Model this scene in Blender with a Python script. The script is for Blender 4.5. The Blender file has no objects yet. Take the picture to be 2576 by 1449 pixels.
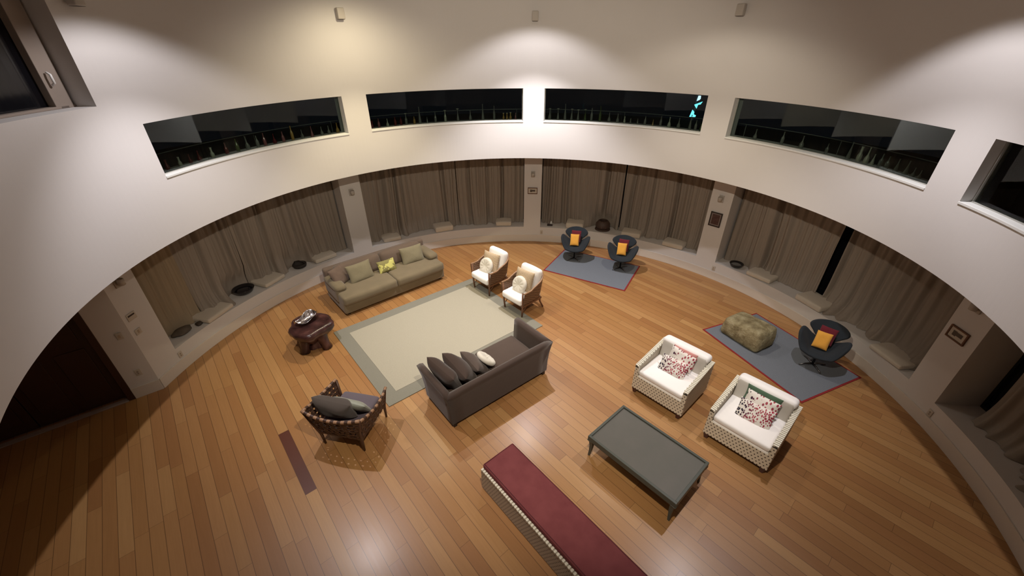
import bpy, bmesh, math, random
from mathutils import Vector, Matrix
C = bpy.context.scene.collection
SC = bpy.context.scene
PI = math.pi
R = math.radians

# ------------------------------------------------------------------ camera
CX, CY = 0.158, 4.840            # centre of the round hall
RW, RD = 6.055, 4.760            # lower wall radius, upper drum radius
ZO, ZS = 2.681, 0.438            # drum lower edge, sill of the lower niches
ZB, ZT = 3.480, 4.135            # drum windows
cam_d = bpy.data.cameras.new('camera'); cam = bpy.data.objects.new('camera', cam_d); C.objects.link(cam)
SC.camera = cam
cam_d.sensor_fit = 'HORIZONTAL'; cam_d.sensor_width = 36.0
cam_d.lens = 1024.966 / 2576 * 36.0
cam_d.clip_start = 0.05; cam_d.clip_end = 200
p_, r_ = 0.545474, -0.00464935
F = Vector((0, math.cos(p_), -math.sin(p_))); U = Vector((0, math.sin(p_), math.cos(p_))); X = Vector((1, 0, 0))
X2 = X * math.cos(r_) + U * math.sin(r_); U2 = -X * math.sin(r_) + U * math.cos(r_)
cam.matrix_world = Matrix(((X2.x, U2.x, -F.x, 0), (X2.y, U2.y, -F.y, 0), (X2.z, U2.z, -F.z, 5.0), (0, 0, 0, 1)))

# ------------------------------------------------------------------ world, exposure, lights
wd = bpy.data.worlds.new('night'); SC.world = wd; wd.use_nodes = True
wd.node_tree.nodes['Background'].inputs[0].default_value = (0.5, 0.6, 0.8, 1)
wd.node_tree.nodes['Background'].inputs[1].default_value = 0.004
SC.view_settings.view_transform = 'Standard'; SC.view_settings.look = 'None'
SC.view_settings.exposure = 0.42; SC.view_settings.gamma = 1.0
try: SC.view_settings.use_curve_mapping = False
except Exception: pass
try:
    SC.cycles.max_bounces = 8; SC.cycles.diffuse_bounces = 5; SC.cycles.glossy_bounces = 4
    SC.cycles.transparent_max_bounces = 16; SC.cycles.sample_clamp_indirect = 4.0
    SC.cycles.use_denoising = True
except Exception: pass

def pol(th, r, z=0.0):
    a = R(th); return Vector((CX + r * math.sin(a), CY + r * math.cos(a), z))

def lamp(name, th, r, z, power, col, ang=134, blend=0.25, size=0.06, aim=None):
    d = bpy.data.lights.new(name, 'SPOT'); d.energy = power; d.color = col
    d.spot_size = R(ang); d.spot_blend = blend; d.shadow_soft_size = size
    o = bpy.data.objects.new(name, d); C.objects.link(o); o.location = pol(th, r, z)
    if aim is not None:
        o.rotation_euler = (Vector(aim) - o.location).to_track_quat('-Z', 'Y').to_euler()
    return o
COOL = (1.0, 0.94, 0.96); WARM = (1.0, 0.84, 0.56); MID = (1.0, 0.87, 0.70)
def downlight(th, r, power, col, wash=0, ang=92, wang=90, blend=.7, tilt=5, wbl=.4):
    lamp('downlight_beam', th, r, 5.65, power, col, ang, blend, .035)
    if wash:                                     # the wide spill of the same fitting, tilted a little towards the drum wall
        k = pol(th, r + math.tan(R(tilt)), 4.65)
        lamp('downlight_wash', th, r, 5.65, wash, col, wang, wbl, .035, aim=k)
downlight(4, 3.55, 560, COOL, 66, wang=124, tilt=11)
downlight(-41, 3.6, 290, WARM, 74, ang=82, wang=150, tilt=20, wbl=1)
downlight(-86, 3.6, 262, COOL, 62, wang=126, tilt=9)
downlight(94, 3.6, 190, COOL, 68, wang=104, tilt=17)
downlight(49, 3.3, 170, MID, 24, 88, wang=140)
lamp('downlight_beam', 180, 3.4, 5.65, 520, MID, 104, .5, .035, aim=(.16, 7.5, 1.0))

# ------------------------------------------------------------------ node helpers
class N:
    """a scalar or vector socket that supports arithmetic"""
    def __init__(s, t, sock): s.t, s.s = t, sock
    def _m(s, op, *a):
        n = s.t.nodes.new('ShaderNodeMath'); n.operation = op
        s.t.links.new(s.s, n.inputs[0])
        for i, v in enumerate(a):
            if isinstance(v, N): s.t.links.new(v.s, n.inputs[i + 1])
            else: n.inputs[i + 1].default_value = v
        return N(s.t, n.outputs[0])
    def __add__(s, o): return s._m('ADD', o)
    def __sub__(s, o): return s._m('SUBTRACT', o)
    def __mul__(s, o): return s._m('MULTIPLY', o)
    def __truediv__(s, o): return s._m('DIVIDE', o)
    def floor(s): return s._m('FLOOR')
    def fract(s): return s._m('FRACT')
    def abs(s): return s._m('ABSOLUTE')
    def sin(s): return s._m('SINE')
    def mod(s, v): return s._m('FLOORED_MODULO', v)
    def lt(s, v): return s._m('LESS_THAN', v)
    def gt(s, v): return s._m('GREATER_THAN', v)
    def min(s, v): return s._m('MINIMUM', v)
    def max(s, v): return s._m('MAXIMUM', v)

class MT:
    def __init__(s, name, col=(.5, .5, .5), rough=.8, metal=0.0, spec=None):
        s.m = bpy.data.materials.new(name); s.m.use_nodes = True; s.t = s.m.node_tree
        s.b = s.t.nodes['Principled BSDF']
        s.b.inputs['Base Color'].default_value = (*col, 1); s.b.inputs['Roughness'].default_value = rough
        s.b.inputs['Metallic'].default_value = metal
        if spec is not None: s.b.inputs['Specular IOR Level'].default_value = spec
    def coord(s, kind='Object'):
        n = s.t.nodes.new('ShaderNodeTexCoord'); return n.outputs[kind]
    def sep(s, sock):
        n = s.t.nodes.new('ShaderNodeSeparateXYZ'); s.t.links.new(sock, n.inputs[0])
        return N(s.t, n.outputs[0]), N(s.t, n.outputs[1]), N(s.t, n.outputs[2])
    def noise(s, scale, detail=2, rough=.5, vec=None, stretch=None):
        n = s.t.nodes.new('ShaderNodeTexNoise'); n.inputs['Scale'].default_value = scale
        n.inputs['Detail'].default_value = detail; n.inputs['Roughness'].default_value = rough
        v = vec or s.coord()
        if stretch:
            mp = s.t.nodes.new('ShaderNodeMapping'); mp.inputs['Scale'].default_value = stretch
            s.t.links.new(v, mp.inputs[0]); v = mp.outputs[0]
        s.t.links.new(v, n.inputs['Vector']); return N(s.t, n.outputs[0])
    def mix(s, f, a, b):
        n = s.t.nodes.new('ShaderNodeMix'); n.data_type = 'RGBA'
        if isinstance(f, N): s.t.links.new(f.s, n.inputs[0])
        else: n.inputs[0].default_value = f
        for k, v in ((6, a), (7, b)):
            if isinstance(v, tuple): n.inputs[k].default_value = (*v, 1)
            else: s.t.links.new(v, n.inputs[k])
        return n.outputs[2]
    def ramp(s, f, stops):
        n = s.t.nodes.new('ShaderNodeValToRGB'); e = n.color_ramp.elements
        while len(e) < len(stops): e.new(.5)
        for i, (p, c) in enumerate(stops): e[i].position = p; e[i].color = (*c, 1)
        s.t.links.new(f.s, n.inputs[0]); return n.outputs[0]
    def col(s, sock): s.t.links.new(sock, s.b.inputs['Base Color']); return s
    def rough(s, n): s.t.links.new(n.s, s.b.inputs['Roughness']); return s
    def bump(s, h, strength=.3, dist=.01):
        n = s.t.nodes.new('ShaderNodeBump'); n.inputs['Strength'].default_value = strength
        n.inputs['Distance'].default_value = dist; s.t.links.new(h.s, n.inputs['Height'])
        s.t.links.new(n.outputs[0], s.b.inputs['Normal']); return s

def fabric(name, c, rough=.9, var=.18, scale=9, fine=260, bump=.25, sheen=.2):
    m = MT(name, c, rough, spec=.25)
    f = m.noise(scale, 3)
    m.col(m.mix(f, tuple(v * (1 - var) for v in c), tuple(min(1, v * (1 + var)) for v in c)))
    m.bump(m.noise(fine, 2) + m.noise(14, 3) * 1.5, bump, .006)
    try: m.b.inputs['Sheen Weight'].default_value = sheen; m.b.inputs['Sheen Roughness'].default_value = .5
    except Exception: pass
    return m.m
def paint(name, c, rough=.7, var=.04, bump=.08):
    m = MT(name, c, rough, spec=.3)
    m.col(m.mix(m.noise(1.3, 3), tuple(v * (1 - var) for v in c), tuple(min(1, v * (1 + var)) for v in c)))
    m.bump(m.noise(90, 3), bump, .004); return m.m
def wood(name, c1, c2, rough=.45, st=(3, 30, 30)):
    m = MT(name, c1, rough); n = m.noise(2.2, 4, .6, stretch=st)
    m.col(m.mix(n, c1, c2)); m.bump(n, .15, .004); return m.m

# ------------------------------------------------------------------ mesh helpers
class M:
    def __init__(s): s.v = []; s.f = []; s.uv = []
    def add(s, vs, fs, mtx=None, uvs=None):
        o = len(s.v)
        s.v += [tuple(mtx @ Vector(v)) if mtx is not None else tuple(v) for v in vs]
        s.f += [tuple(i + o for i in f) for f in fs]
        s.uv += (uvs if uvs else [None] * len(fs)); return s
    def box(s, x0, x1, y0, y1, z0, z1, mtx=None):
        vs = [(x, y, z) for z in (z0, z1) for y in (y0, y1) for x in (x0, x1)]
        return s.add(vs, [(0, 2, 3, 1), (4, 5, 7, 6), (0, 1, 5, 4), (2, 6, 7, 3), (0, 4, 6, 2), (1, 3, 7, 5)], mtx)
    def hexa(s, b, t):
        """b, t: four bottom and four top points in order"""
        return s.add(list(b) + list(t), [(3, 2, 1, 0), (4, 5, 6, 7), (0, 1, 5, 4), (1, 2, 6, 5), (2, 3, 7, 6), (3, 0, 4, 7)])
    def rbox(s, w, d, h, r=.03, bulge=(0, 0, 0), n=6, k=3, mtx=None, wav=0):
        """rounded cushion block centred on the origin; bulge pushes x, y, z faces out"""
        H = (w / 2, d / 2, h / 2); r = min(r, min(H) * .98); cs = []
        for e in H:
            a = [-e + r * (1 - math.cos(PI / 2 * i / k)) for i in range(k)]
            a += [-(e - r) + 2 * (e - r) * i / n for i in range(n + 1)]; a += [-v for v in a[:k][::-1]]
            cs.append(a)
        L = len(cs[0]) - 1; ix = {}; vs = []; fs = []
        def pt(i, j, l):
            key = (i, j, l)
            if key in ix: return ix[key]
            p = [cs[0][i], cs[1][j], cs[2][l]]
            q = [max(-(H[a] - r), min(H[a] - r, p[a])) for a in range(3)]
            dd = [p[a] - q[a] for a in range(3)]; ln = math.sqrt(sum(v * v for v in dd))
            if ln > 1e-9: p = [q[a] + dd[a] / ln * r for a in range(3)]
            un = [p[a] / H[a] for a in range(3)]
            o = list(p)
            for a in range(3):
                b_, c_ = (a + 1) % 3, (a + 2) % 3
                o[a] += bulge[a] * un[a] * (1 - un[b_] ** 2) * (1 - un[c_] ** 2)
            if wav: o[2] += wav * math.sin(p[0] * 17 + p[1] * 9) * math.sin(p[1] * 14 - p[0] * 5) * (1 if un[2] > 0 else .3)
            ix[key] = len(vs); vs.append(tuple(o)); return ix[key]
        for a in range(L):
            for b in range(L):
                for (m0, c0) in ((0, 0), (0, L), (1, 0), (1, L), (2, 0), (2, L)):
                    def g(i, j):
                        t = [i, j]; t.insert(m0, c0); return pt(*t)
                    q = (g(a, b), g(a + 1, b), g(a + 1, b + 1), g(a, b + 1))
                    if (c0 == 0) != (m0 == 1): q = q[::-1]
                    fs.append(q)
        return s.add(vs, fs, mtx)
    def pillow(s, w, h, t, n=14, pinch=.06, mtx=None, rnd=0):
        """throw pillow lying in the xy plane"""
        vs = []; fs = []; rr = random.Random(rnd)
        ph = [rr.uniform(0, 6) for _ in range(4)]
        for side in (1, -1):
            for j in range(n + 1):
                for i in range(n + 1):
                    u = math.sin(PI / 2 * (-1 + 2 * i / n)); v = math.sin(PI / 2 * (-1 + 2 * j / n))
                    e = max(0, (1 - u ** 4)) ** .55 * max(0, (1 - v ** 4)) ** .55
                    x = u * w / 2 * (1 - pinch * (1 - v * v)); y = v * h / 2 * (1 - pinch * (1 - u * u))
                    z = side * t / 2 * e * (1 + .12 * math.sin(3 * u + ph[0]) * math.sin(3 * v + ph[1]))
                    vs.append((x, y, z))
        m = (n + 1) ** 2
        for j in range(n):
            for i in range(n):
                a = j * (n + 1) + i; q = (a, a + 1, a + n + 2, a + n + 1)
                fs.append(q); fs.append(tuple(k + m for k in q[::-1]))
        return s.add(vs, fs, mtx)
    def lathe(s, prof, n=24, mtx=None, cap=True):
        vs = []; fs = []
        for r, z in prof:
            for i in range(n): a = 2 * PI * i / n; vs.append((r * math.cos(a), r * math.sin(a), z))
        for j in range(len(prof) - 1):
            for i in range(n): k = (i + 1) % n; fs.append((j * n + i, j * n + k, (j + 1) * n + k, (j + 1) * n + i))
        if cap: fs.append(tuple(range(n))[::-1]); fs.append(tuple((len(prof) - 1) * n + i for i in range(n)))
        return s.add(vs, fs, mtx)
    def tube(s, pts, rad, n=8, mtx=None):
        pts = [Vector(p) for p in pts]; rs = rad if isinstance(rad, (list, tuple)) else [rad] * len(pts)
        vs = []; fs = []; prev = None
        for i, p in enumerate(pts):
            d = (pts[min(i + 1, len(pts) - 1)] - pts[max(i - 1, 0)]).normalized()
            a = prev if prev is not None else (Vector((0, 0, 1)) if abs(d.z) < .9 else Vector((1, 0, 0)))
            a = (a - d * a.dot(d)).normalized(); b = d.cross(a); prev = a
            for k in range(n):
                t = 2 * PI * k / n; vs.append(tuple(p + (a * math.cos(t) + b * math.sin(t)) * rs[i]))
        for i in range(len(pts) - 1):
            for k in range(n): k2 = (k + 1) % n; fs.append((i * n + k, i * n + k2, (i + 1) * n + k2, (i + 1) * n + k))
        fs.append(tuple(range(n))[::-1]); fs.append(tuple((len(pts) - 1) * n + k for k in range(n)))
        return s.add(vs, fs, mtx)
    def grid(s, P, closed=False, mtx=None):
        """P[j][i] points"""
        nj, ni = len(P), len(P[0]); vs = [p for row in P for p in row]; fs = []
        for j in range(nj - 1):
            for i in range(ni if closed else ni - 1):
                k = (i + 1) % ni; fs.append((j * ni + i, j * ni + k, (j + 1) * ni + k, (j + 1) * ni + i))
        return s.add(vs, fs, mtx)
    def build(s, name, mat, parent=None, smooth=True, bevel=0, sub=0, solid=0, angle=None):
        me = bpy.data.meshes.new(name); me.from_pydata(s.v, [], s.f); me.update()
        if any(u is not None for u in s.uv):
            l = me.uv_layers.new(name='UVMap'); k = 0
            for fi, u in enumerate(s.uv):
                for q in range(len(s.f[fi])): l.data[k].uv = u[q] if u else (0, 0); k += 1
        me.materials.append(mat)
        bm = bmesh.new(); bm.from_mesh(me)
        if bevel or solid == 0: bmesh.ops.recalc_face_normals(bm, faces=bm.faces)
        bm.to_mesh(me); bm.free()
        if smooth:
            for p in me.polygons: p.use_smooth = True
        o = bpy.data.objects.new(name, me); C.objects.link(o)
        if parent is not None: o.parent = parent
        if solid: q = o.modifiers.new('solid', 'SOLIDIFY'); q.thickness = solid; q.offset = 0
        if bevel:
            q = o.modifiers.new('bevel', 'BEVEL'); q.width = bevel; q.segments = 2; q.limit_method = 'ANGLE'; q.angle_limit = R(35)
            q.harden_normals = False
        if sub: q = o.modifiers.new('sub', 'SUBSURF'); q.levels = sub; q.render_levels = sub
        return o

def tag(o, label=None, cat=None, group=None, kind=None):
    if label: o['label'] = label
    if cat: o['category'] = cat
    if group: o['group'] = group
    if kind: o['kind'] = kind
    return o
def thing(name, label, cat, loc=(0, 0, 0), rz=0, group=None):
    o = bpy.data.objects.new(name, None); C.objects.link(o); o.empty_display_size = .1
    o.location = loc; o.rotation_euler = (0, 0, R(rz)); return tag(o, label, cat, group)
def put(o, loc, rot=(0, 0, 0), rz=None):
    """place a top-level mesh; rot in degrees"""
    o.location = loc; o.rotation_euler = tuple(R(a) for a in rot); return o
def copy_tree(o, parent=None):
    c = o.copy(); C.objects.link(c); c.parent = parent
    for ch in [q for q in bpy.data.objects if q.parent == o]: copy_tree(ch, c)
    return c
def local(fr, p):
    """world point of a local point in the frame (x, y, rz)"""
    a = R(fr[2]); return (fr[0] + p[0] * math.cos(a) - p[1] * math.sin(a), fr[1] + p[0] * math.sin(a) + p[1] * math.cos(a), p[2])
def place(o, fr, p, euler=(0, 0, 0)):
    """world placement of a mesh with an orientation given in the local frame"""
    from mathutils import Euler
    m = Matrix.Rotation(R(fr[2]), 4, 'Z') @ Euler(tuple(R(a) for a in euler), 'XYZ').to_matrix().to_4x4()
    o.matrix_world = Matrix.Translation(local(fr, p)) @ m; return o

# ------------------------------------------------------------------ structure materials
WALL = paint('wall_paint', (.615, .60, .585), .75, .02)
BASEB = paint('baseboard_paint', (.62, .57, .51), .5, .03)
CEIL = paint('ceiling_paint', (.55, .52, .49), .8)
SILLW = paint('sill_paint', (.66, .67, .65), .45)
DARKGL = MT('black_glass', (.006, .006, .008), .08).m
CONC = paint('roof_concrete', (.03, .03, .032), .8)
DOORW = wood('door_wood', (.030, .011, .006), (.055, .020, .010), .4)
def glass_mat():
    m = bpy.data.materials.new('window_glass'); m.use_nodes = True; t = m.node_tree; t.nodes.clear()
    o = t.nodes.new('ShaderNodeOutputMaterial'); mx = t.nodes.new('ShaderNodeMixShader')
    tr = t.nodes.new('ShaderNodeBsdfTransparent'); gl = t.nodes.new('ShaderNodeBsdfGlossy'); fr = t.nodes.new('ShaderNodeFresnel')
    fr.inputs[0].default_value = 1.33; gl.inputs['Roughness'].default_value = .01; tr.inputs[0].default_value = (.80, .86, .84, 1)
    t.links.new(fr.outputs[0], mx.inputs[0]); t.links.new(tr.outputs[0], mx.inputs[1]); t.links.new(gl.outputs[0], mx.inputs[2])
    t.links.new(mx.outputs[0], o.inputs[0]); return m
GLASS = glass_mat()

# ------------------------------------------------------------------ floor of planks
def floor_mesh():
    rnd = random.Random(11); th = R(-49.3); W = .142
    ax = Vector((math.cos(th), math.sin(th))); ay = Vector((-ax.y, ax.x))
    # the one dark plank seen in the photo starts here
    P0 = Vector((-3.488, 4.057)); a0 = P0.dot(ax); b0 = P0.dot(ay)
    m = M(); cols = []
    n = int(9.6 / W)
    cen = Vector((CX, CY)); ca, cb = cen.dot(ax), cen.dot(ay)
    j0 = math.floor((b0 - cb) / W)
    for j in range(-n, n + 1):
        v0 = b0 + (j - j0) * W
        rr = 9.3 ** 2 - (v0 - cb) ** 2
        if rr < 0: continue
        s = ca - math.sqrt(rr); e = ca + math.sqrt(rr); s -= rnd.uniform(0, 1.5)
        dark_row = abs(v0 - b0) < 1e-6
        while s < e:
            L = rnd.choice((.9, 1.2, 1.4, 1.8, 2.3)) * rnd.uniform(.9, 1.1); tone = rnd.random(); hue = rnd.random()
            if dark_row and s < a0 - .01 < s + L: L = a0 - s
            if dark_row and abs(s - a0) < .02: L = 1.246; tone = -1
            q = [(s, v0), (s + L, v0), (s + L, v0 + W), (s, v0 + W)]
            m.add([tuple(ax * a + ay * b) + (0,) for a, b in q], [(0, 1, 2, 3)], None,
                  [[(s, 0), (s + L, 0), (s + L, 1), (s, 1)]])
            cols.append((tone, hue, L, s)); s += L
    me_o = m.build('floor', FLOORM, smooth=False)
    me = me_o.data
    at = me.color_attributes.new('plank', 'FLOAT_COLOR', 'CORNER')
    k = 0
    for fi, c in enumerate(cols):
        for q in range(4):
            at.data[k].color = (max(c[0], 0), c[1], 1.0 if c[0] < 0 else 0.0, 1); k += 1
    at2 = me.color_attributes.new('span', 'FLOAT_COLOR', 'CORNER'); k = 0
    for fi, c in enumerate(cols):
        for q in range(4):
            at2.data[k].color = ((0.0, c[2], c[2], 0.0)[q], c[2], 0, 1); k += 1
    if me.polygons[0].normal.z < 0: me.flip_normals()
    return tag(me_o, kind='structure')
def floor_material():
    m = MT('plank_floor', (.4, .2, .08), .28); t = m.t
    a = t.nodes.new('ShaderNodeAttribute'); a.attribute_name = 'plank'
    s = t.nodes.new('ShaderNodeSeparateColor'); t.links.new(a.outputs['Color'], s.inputs[0])
    tone, hue, dark = (N(t, s.outputs[i]) for i in range(3))
    sp = t.nodes.new('ShaderNodeAttribute'); sp.attribute_name = 'span'
    s2 = t.nodes.new('ShaderNodeSeparateColor'); t.links.new(sp.outputs['Color'], s2.inputs[0])
    d0 = N(t, s2.outputs[0]); L = N(t, s2.outputs[1])
    uv = m.sep(m.coord('UV'))
    v = uv[1]; u = uv[0]
    c = m.ramp(tone, [(0, (.335, .163, .057)), (.2, (.395, .203, .072)), (.7, (.44, .238, .086)), (1, (.50, .288, .112))])
    c = m.mix(hue * .22, c, (.34, .145, .062))
    mp = t.nodes.new('ShaderNodeCombineXYZ'); t.links.new((u * 1.2).s, mp.inputs[0]); t.links.new((v * 3 + hue * 40).s, mp.inputs[1]); t.links.new((tone * 30).s, mp.inputs[2])
    g = m.noise(2.2, 4, .6, vec=mp.outputs[0])
    c = m.mix(g, m.mix(.35, c, (.18, .072, .022)), c)
    c = m.mix(dark, c, (.105, .032, .018))
    edge = ((v - .5).abs() * .142).max(0)
    line = edge.gt(.0678).max(d0.lt(.002)).max((L - d0).lt(.002))
    c = m.mix(line * .62, c, (.05, .02, .008))
    m.col(c)
    m.rough(g * .10 + .33 + tone * .04)
    m.bump(g * .25 - line * 1.0, .12, .003)
    m.b.inputs['Coat Weight'].default_value = .25; m.b.inputs['Coat Roughness'].default_value = .24
    return m.m
FLOORM = floor_material()
floor_mesh()

# ------------------------------------------------------------------ curved walls
def angles(a, b, extra=()):
    s = {round(a, 4), round(b, 4)}
    k = math.ceil(a)
    while k < b: s.add(float(k)); k += 1
    for e in extra:
        if a < e < b: s.add(round(e, 4))
    return sorted(s)
def ring(m, a, b, r0, r1, z0, z1, extra=()):
    A = angles(a, b, extra)
    P = [[pol(t, r0, z0) for t in A], [pol(t, r1, z0) for t in A], [pol(t, r1, z1) for t in A], [pol(t, r0, z1) for t in A]]
    n = len(A); vs = [tuple(p) for row in P for p in row]; fs = []
    for q in range(4):
        q2 = (q + 1) % 4
        for i in range(n - 1): fs.append((q * n + i, q2 * n + i, q2 * n + i + 1, q * n + i + 1))
    if b - a < 359.9: fs.append((0, 3 * n, 2 * n, n)); fs.append((n - 1, 2 * n - 1, 3 * n - 1, 4 * n - 1))
    return m.add(vs, fs)

BAYS = [(-83.6, -43.05), (-38.45, 1.75), (6.2, 46.5), (51.0, 91.35), (95.95, 136.4)]
WINS = [(-83.4, -43.8), (-38.1, 1.2), (6.7, 46.1), (51.9, 91.1), (96.8, 136.0)]
TOPW = [(-129, -89.0), (157, 203)]
ext = sorted({v for t in BAYS + WINS + TOPW for v in t})
A0, A1 = -88.2, 228.0
m = M()
ring(m, A0, A1, RW, RW + .35, 0, ZS, ext)
prev = A0
for a, b in BAYS:
    ring(m, prev, a, RW, RW + .72, ZS, 2.70, ext); prev = b
ring(m, prev, A1, RW, RW + .72, ZS, 2.70, ext)
for a, b in BAYS: ring(m, a, b, RW + .35, RW + .72, ZS - .2, ZS, ext)
tag(m.build('wall_lower', WALL, smooth=False), kind='structure')
# baseboard
m = M(); ring(m, A0, A1, RW - .018, RW - .0005, 0, .205); tag(m.build('baseboard_lower', BASEB, smooth=False, bevel=.004), kind='structure')
# angled entrance wall and door
pa = pol(A0, RW); dr = Vector((-.7905, -.6125, 0)); nr = Vector((dr.y, -dr.x, 0))   # dr along the wall, nr away from the room
if (Vector((CX, CY, 0)) - pa).dot(nr) > 0: nr = -nr
def wallbox(m, s0, s1, d0, d1, z0, z1, o=None, d=None, nn=None):
    o = o or pa; d = d or dr; nn = nn or nr
    q = [(s0, d0), (s1, d0), (s1, d1), (s0, d1)]
    b = [tuple(o + d * s + nn * t + Vector((0, 0, z0))) for s, t in q]; t_ = [tuple(o + d * s + nn * t + Vector((0, 0, z1))) for s, t in q]
    return m.hexa(b, t_)
m = M(); wallbox(m, 0, .37, 0, .4, 0, 2.7); wallbox(m, 2.62, 4.2, 0, .4, 0, 2.7); wallbox(m, .37, 2.62, 0, .4, 2.55, 2.7)
tag(m.build('wall_entrance', WALL, smooth=False), kind='structure')
m = M(); wallbox(m, .0, .37, -.018, -.001, 0, .205); tag(m.build('baseboard_entrance', BASEB, smooth=False, bevel=.004), kind='structure')
m = M(); e1 = pa + dr * 4.2; e2 = pol(A1, RW)
dd = (e2 - e1); L_ = dd.length; dd.normalize(); nn = Vector((dd.y, -dd.x, 0))
if (Vector((CX, CY, 0)) - e1).dot(nn) > 0: nn = -nn
wallbox(m, -.2, L_ + .2, 0, .3, 0, 2.7, e1, dd, nn); tag(m.build('wall_back', WALL, smooth=False), kind='structure')
door = bpy.data.objects.new('door_1', None); C.objects.link(door); tag(door, kind='structure')
m = M(); wallbox(m, .37, .46, -.01, .3, 0, 2.55); wallbox(m, 2.53, 2.62, -.01, .3, 0, 2.55); wallbox(m, .46, 2.53, -.01, .3, 2.46, 2.55)
m.build('door_frame', DOORW, door, smooth=False, bevel=.004)
for i, (a, b) in enumerate(((.47, 1.49), (1.50, 2.52))):
    m = M(); wallbox(m, a, b, .10, .15, .03, 2.45)
    for (c, d) in ((a + .10, a + .44), (b - .44, b - .10)):
        wallbox(m, c, d, .085, .10, .20, 1.10); wallbox(m, c, d, .085, .10, 1.25, 2.32)
    lf = m.build('door_leaf', DOORW, door, smooth=False, bevel=.006)
    m = M(); hx = b - .07 if i == 0 else a + .07
    m.tube([pa + dr * hx + nr * .10 + Vector((0, 0, 1.0)), pa + dr * hx + nr * .04 + Vector((0, 0, 1.0)), pa + dr * hx + nr * .04 + Vector((0, 0, 1.3)), pa + dr * hx + nr * .10 + Vector((0, 0, 1.3))], .010)
    m.build('door_handle', MT('dark_bronze', (.08, .06, .05), .4, 1).m, lf)
m = M(); wallbox(m, .46, 2.6, -.03, .06, 0.001, .02); tag(m.build('trim_1', paint('threshold_stone', (.32, .26, .24), .5), smooth=False, bevel=.003), kind='structure')
# drum
m = M()
RO = RD + .34
ring(m, -180, 180, RD, RO, ZO, ZB, ext)
allw = sorted(WINS); prev = allw[-1][1] - 360
for a, b in allw:
    ring(m, prev, a, RD, RO, ZB, ZT, [v - 360 for v in ext] + ext); prev = b
ring(m, -180, 180, RD, RO, ZT, 4.394, ext)
ring(m, -203, -157, RD, RO, 4.394, 4.40)
z2, z3 = 4.394, 5.66
ring(m, -89.0, 157, RD, RO, z2, z3, ext); ring(m, -157, -129, RD, RO, z2, z3, ext)
ring(m, -180, 180, RD, RO, z3, 5.76, ext)
tag(m.build('wall_upper', WALL, smooth=False), kind='structure')
# ceilings
m = M(); ring(m, -180, 180, RD + .01, RW + 3.2, 2.70, 2.86); tag(m.build('ceiling_lower', CEIL, smooth=False), kind='structure')
m = M(); A = angles(-180, 180)[:-1]
m.add([tuple(pol(t, RO, 5.76)) for t in A] + [tuple(pol(t, RO, 5.9)) for t in A], [tuple(range(len(A))), tuple(range(len(A), 2 * len(A)))[::-1]] + [(i, (i + 1) % len(A), (i + 1) % len(A) + len(A), i + len(A)) for i in range(len(A))])
tag(m.build('ceiling', CEIL, smooth=False), kind='structure')
# terrace roof outside the drum windows, gallery behind the camera and behind the upper left opening
m = M(); ring(m, -150, 150, RO, 7.3, 3.05, 3.30); tag(m.build('floor_terrace', CONC, smooth=False), kind='structure')
m = M()
ring(m, 150, 210, RO, 8.6, 3.2, 3.4); ring(m, 150, 210, RO, 8.6, 5.76, 5.9); ring(m, 150, 210, 8.4, 8.6, 3.4, 5.76)
for t in (150, 210): ring(m, t - .6, t + .6, RO, 8.6, 3.4, 5.76)
tag(m.build('wall_gallery', WALL, smooth=False), kind='structure')
# lower niche windows: black night glass behind the curtains
for i, (a, b) in enumerate(BAYS):
    w = bpy.data.objects.new('window_%d' % (i + 7), None); C.objects.link(w); tag(w, kind='structure')
    m = M(); ring(m, a, b, 6.70, 6.715, ZS, 2.70, ext); m.build('pane', DARKGL, w, smooth=False)
    m = M()
    for k in range(5): t = a + (b - a) * k / 4; ring(m, max(a, t - .3), min(b, t + .3), 6.66, 6.70, ZS, 2.70)
    ring(m, a, b, 6.66, 6.70, ZS, ZS + .05); m.build('window_frame', MT('dark_aluminium', (.03, .03, .03), .4, .8).m, w, smooth=False)
# drum windows
FR = paint('window_frame_paint', (.36, .36, .33), .5)
for i, (a, b) in enumerate(WINS):
    w = bpy.data.objects.new('window_%d' % (i + 2), None); C.objects.link(w); tag(w, kind='structure')
    m = M(); npn = 4
    for k in range(npn):
        t0, t1 = a + (b - a) * k / npn, a + (b - a) * (k + 1) / npn
        p0, p1 = pol(t0, RD + .135), pol(t1, RD + .135); d = (p1 - p0); n_ = Vector((d.y, -d.x, 0)).normalized() * .004
        m.hexa([tuple(p + Vector((0, 0, ZB))) for p in (p0 - n_, p1 - n_, p1 + n_, p0 + n_)], [tuple(p + Vector((0, 0, ZT))) for p in (p0 - n_, p1 - n_, p1 + n_, p0 + n_)])
    m.build('pane', GLASS, w, smooth=False)
    m = M(); ring(m, a, b, RD + .10, RD + .17, ZB, ZB + .012); ring(m, a, b, RD + .10, RD + .17, ZT - .012, ZT)
    ring(m, a, a + .22, RD + .11, RD + .16, ZB, ZT); ring(m, b - .22, b, RD + .11, RD + .16, ZB, ZT)
    m.build('window_frame', FR, w, smooth=False)
    m = M(); ring(m, a - .05, b + .05, RD - .012, RD + .001, ZB - .022, ZB + .004); ring(m, a, b, RD + .001, RD + .10, ZB - .001, ZB + .004)
    m.build('window_sill', SILLW, w, smooth=False, bevel=.004)
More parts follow.
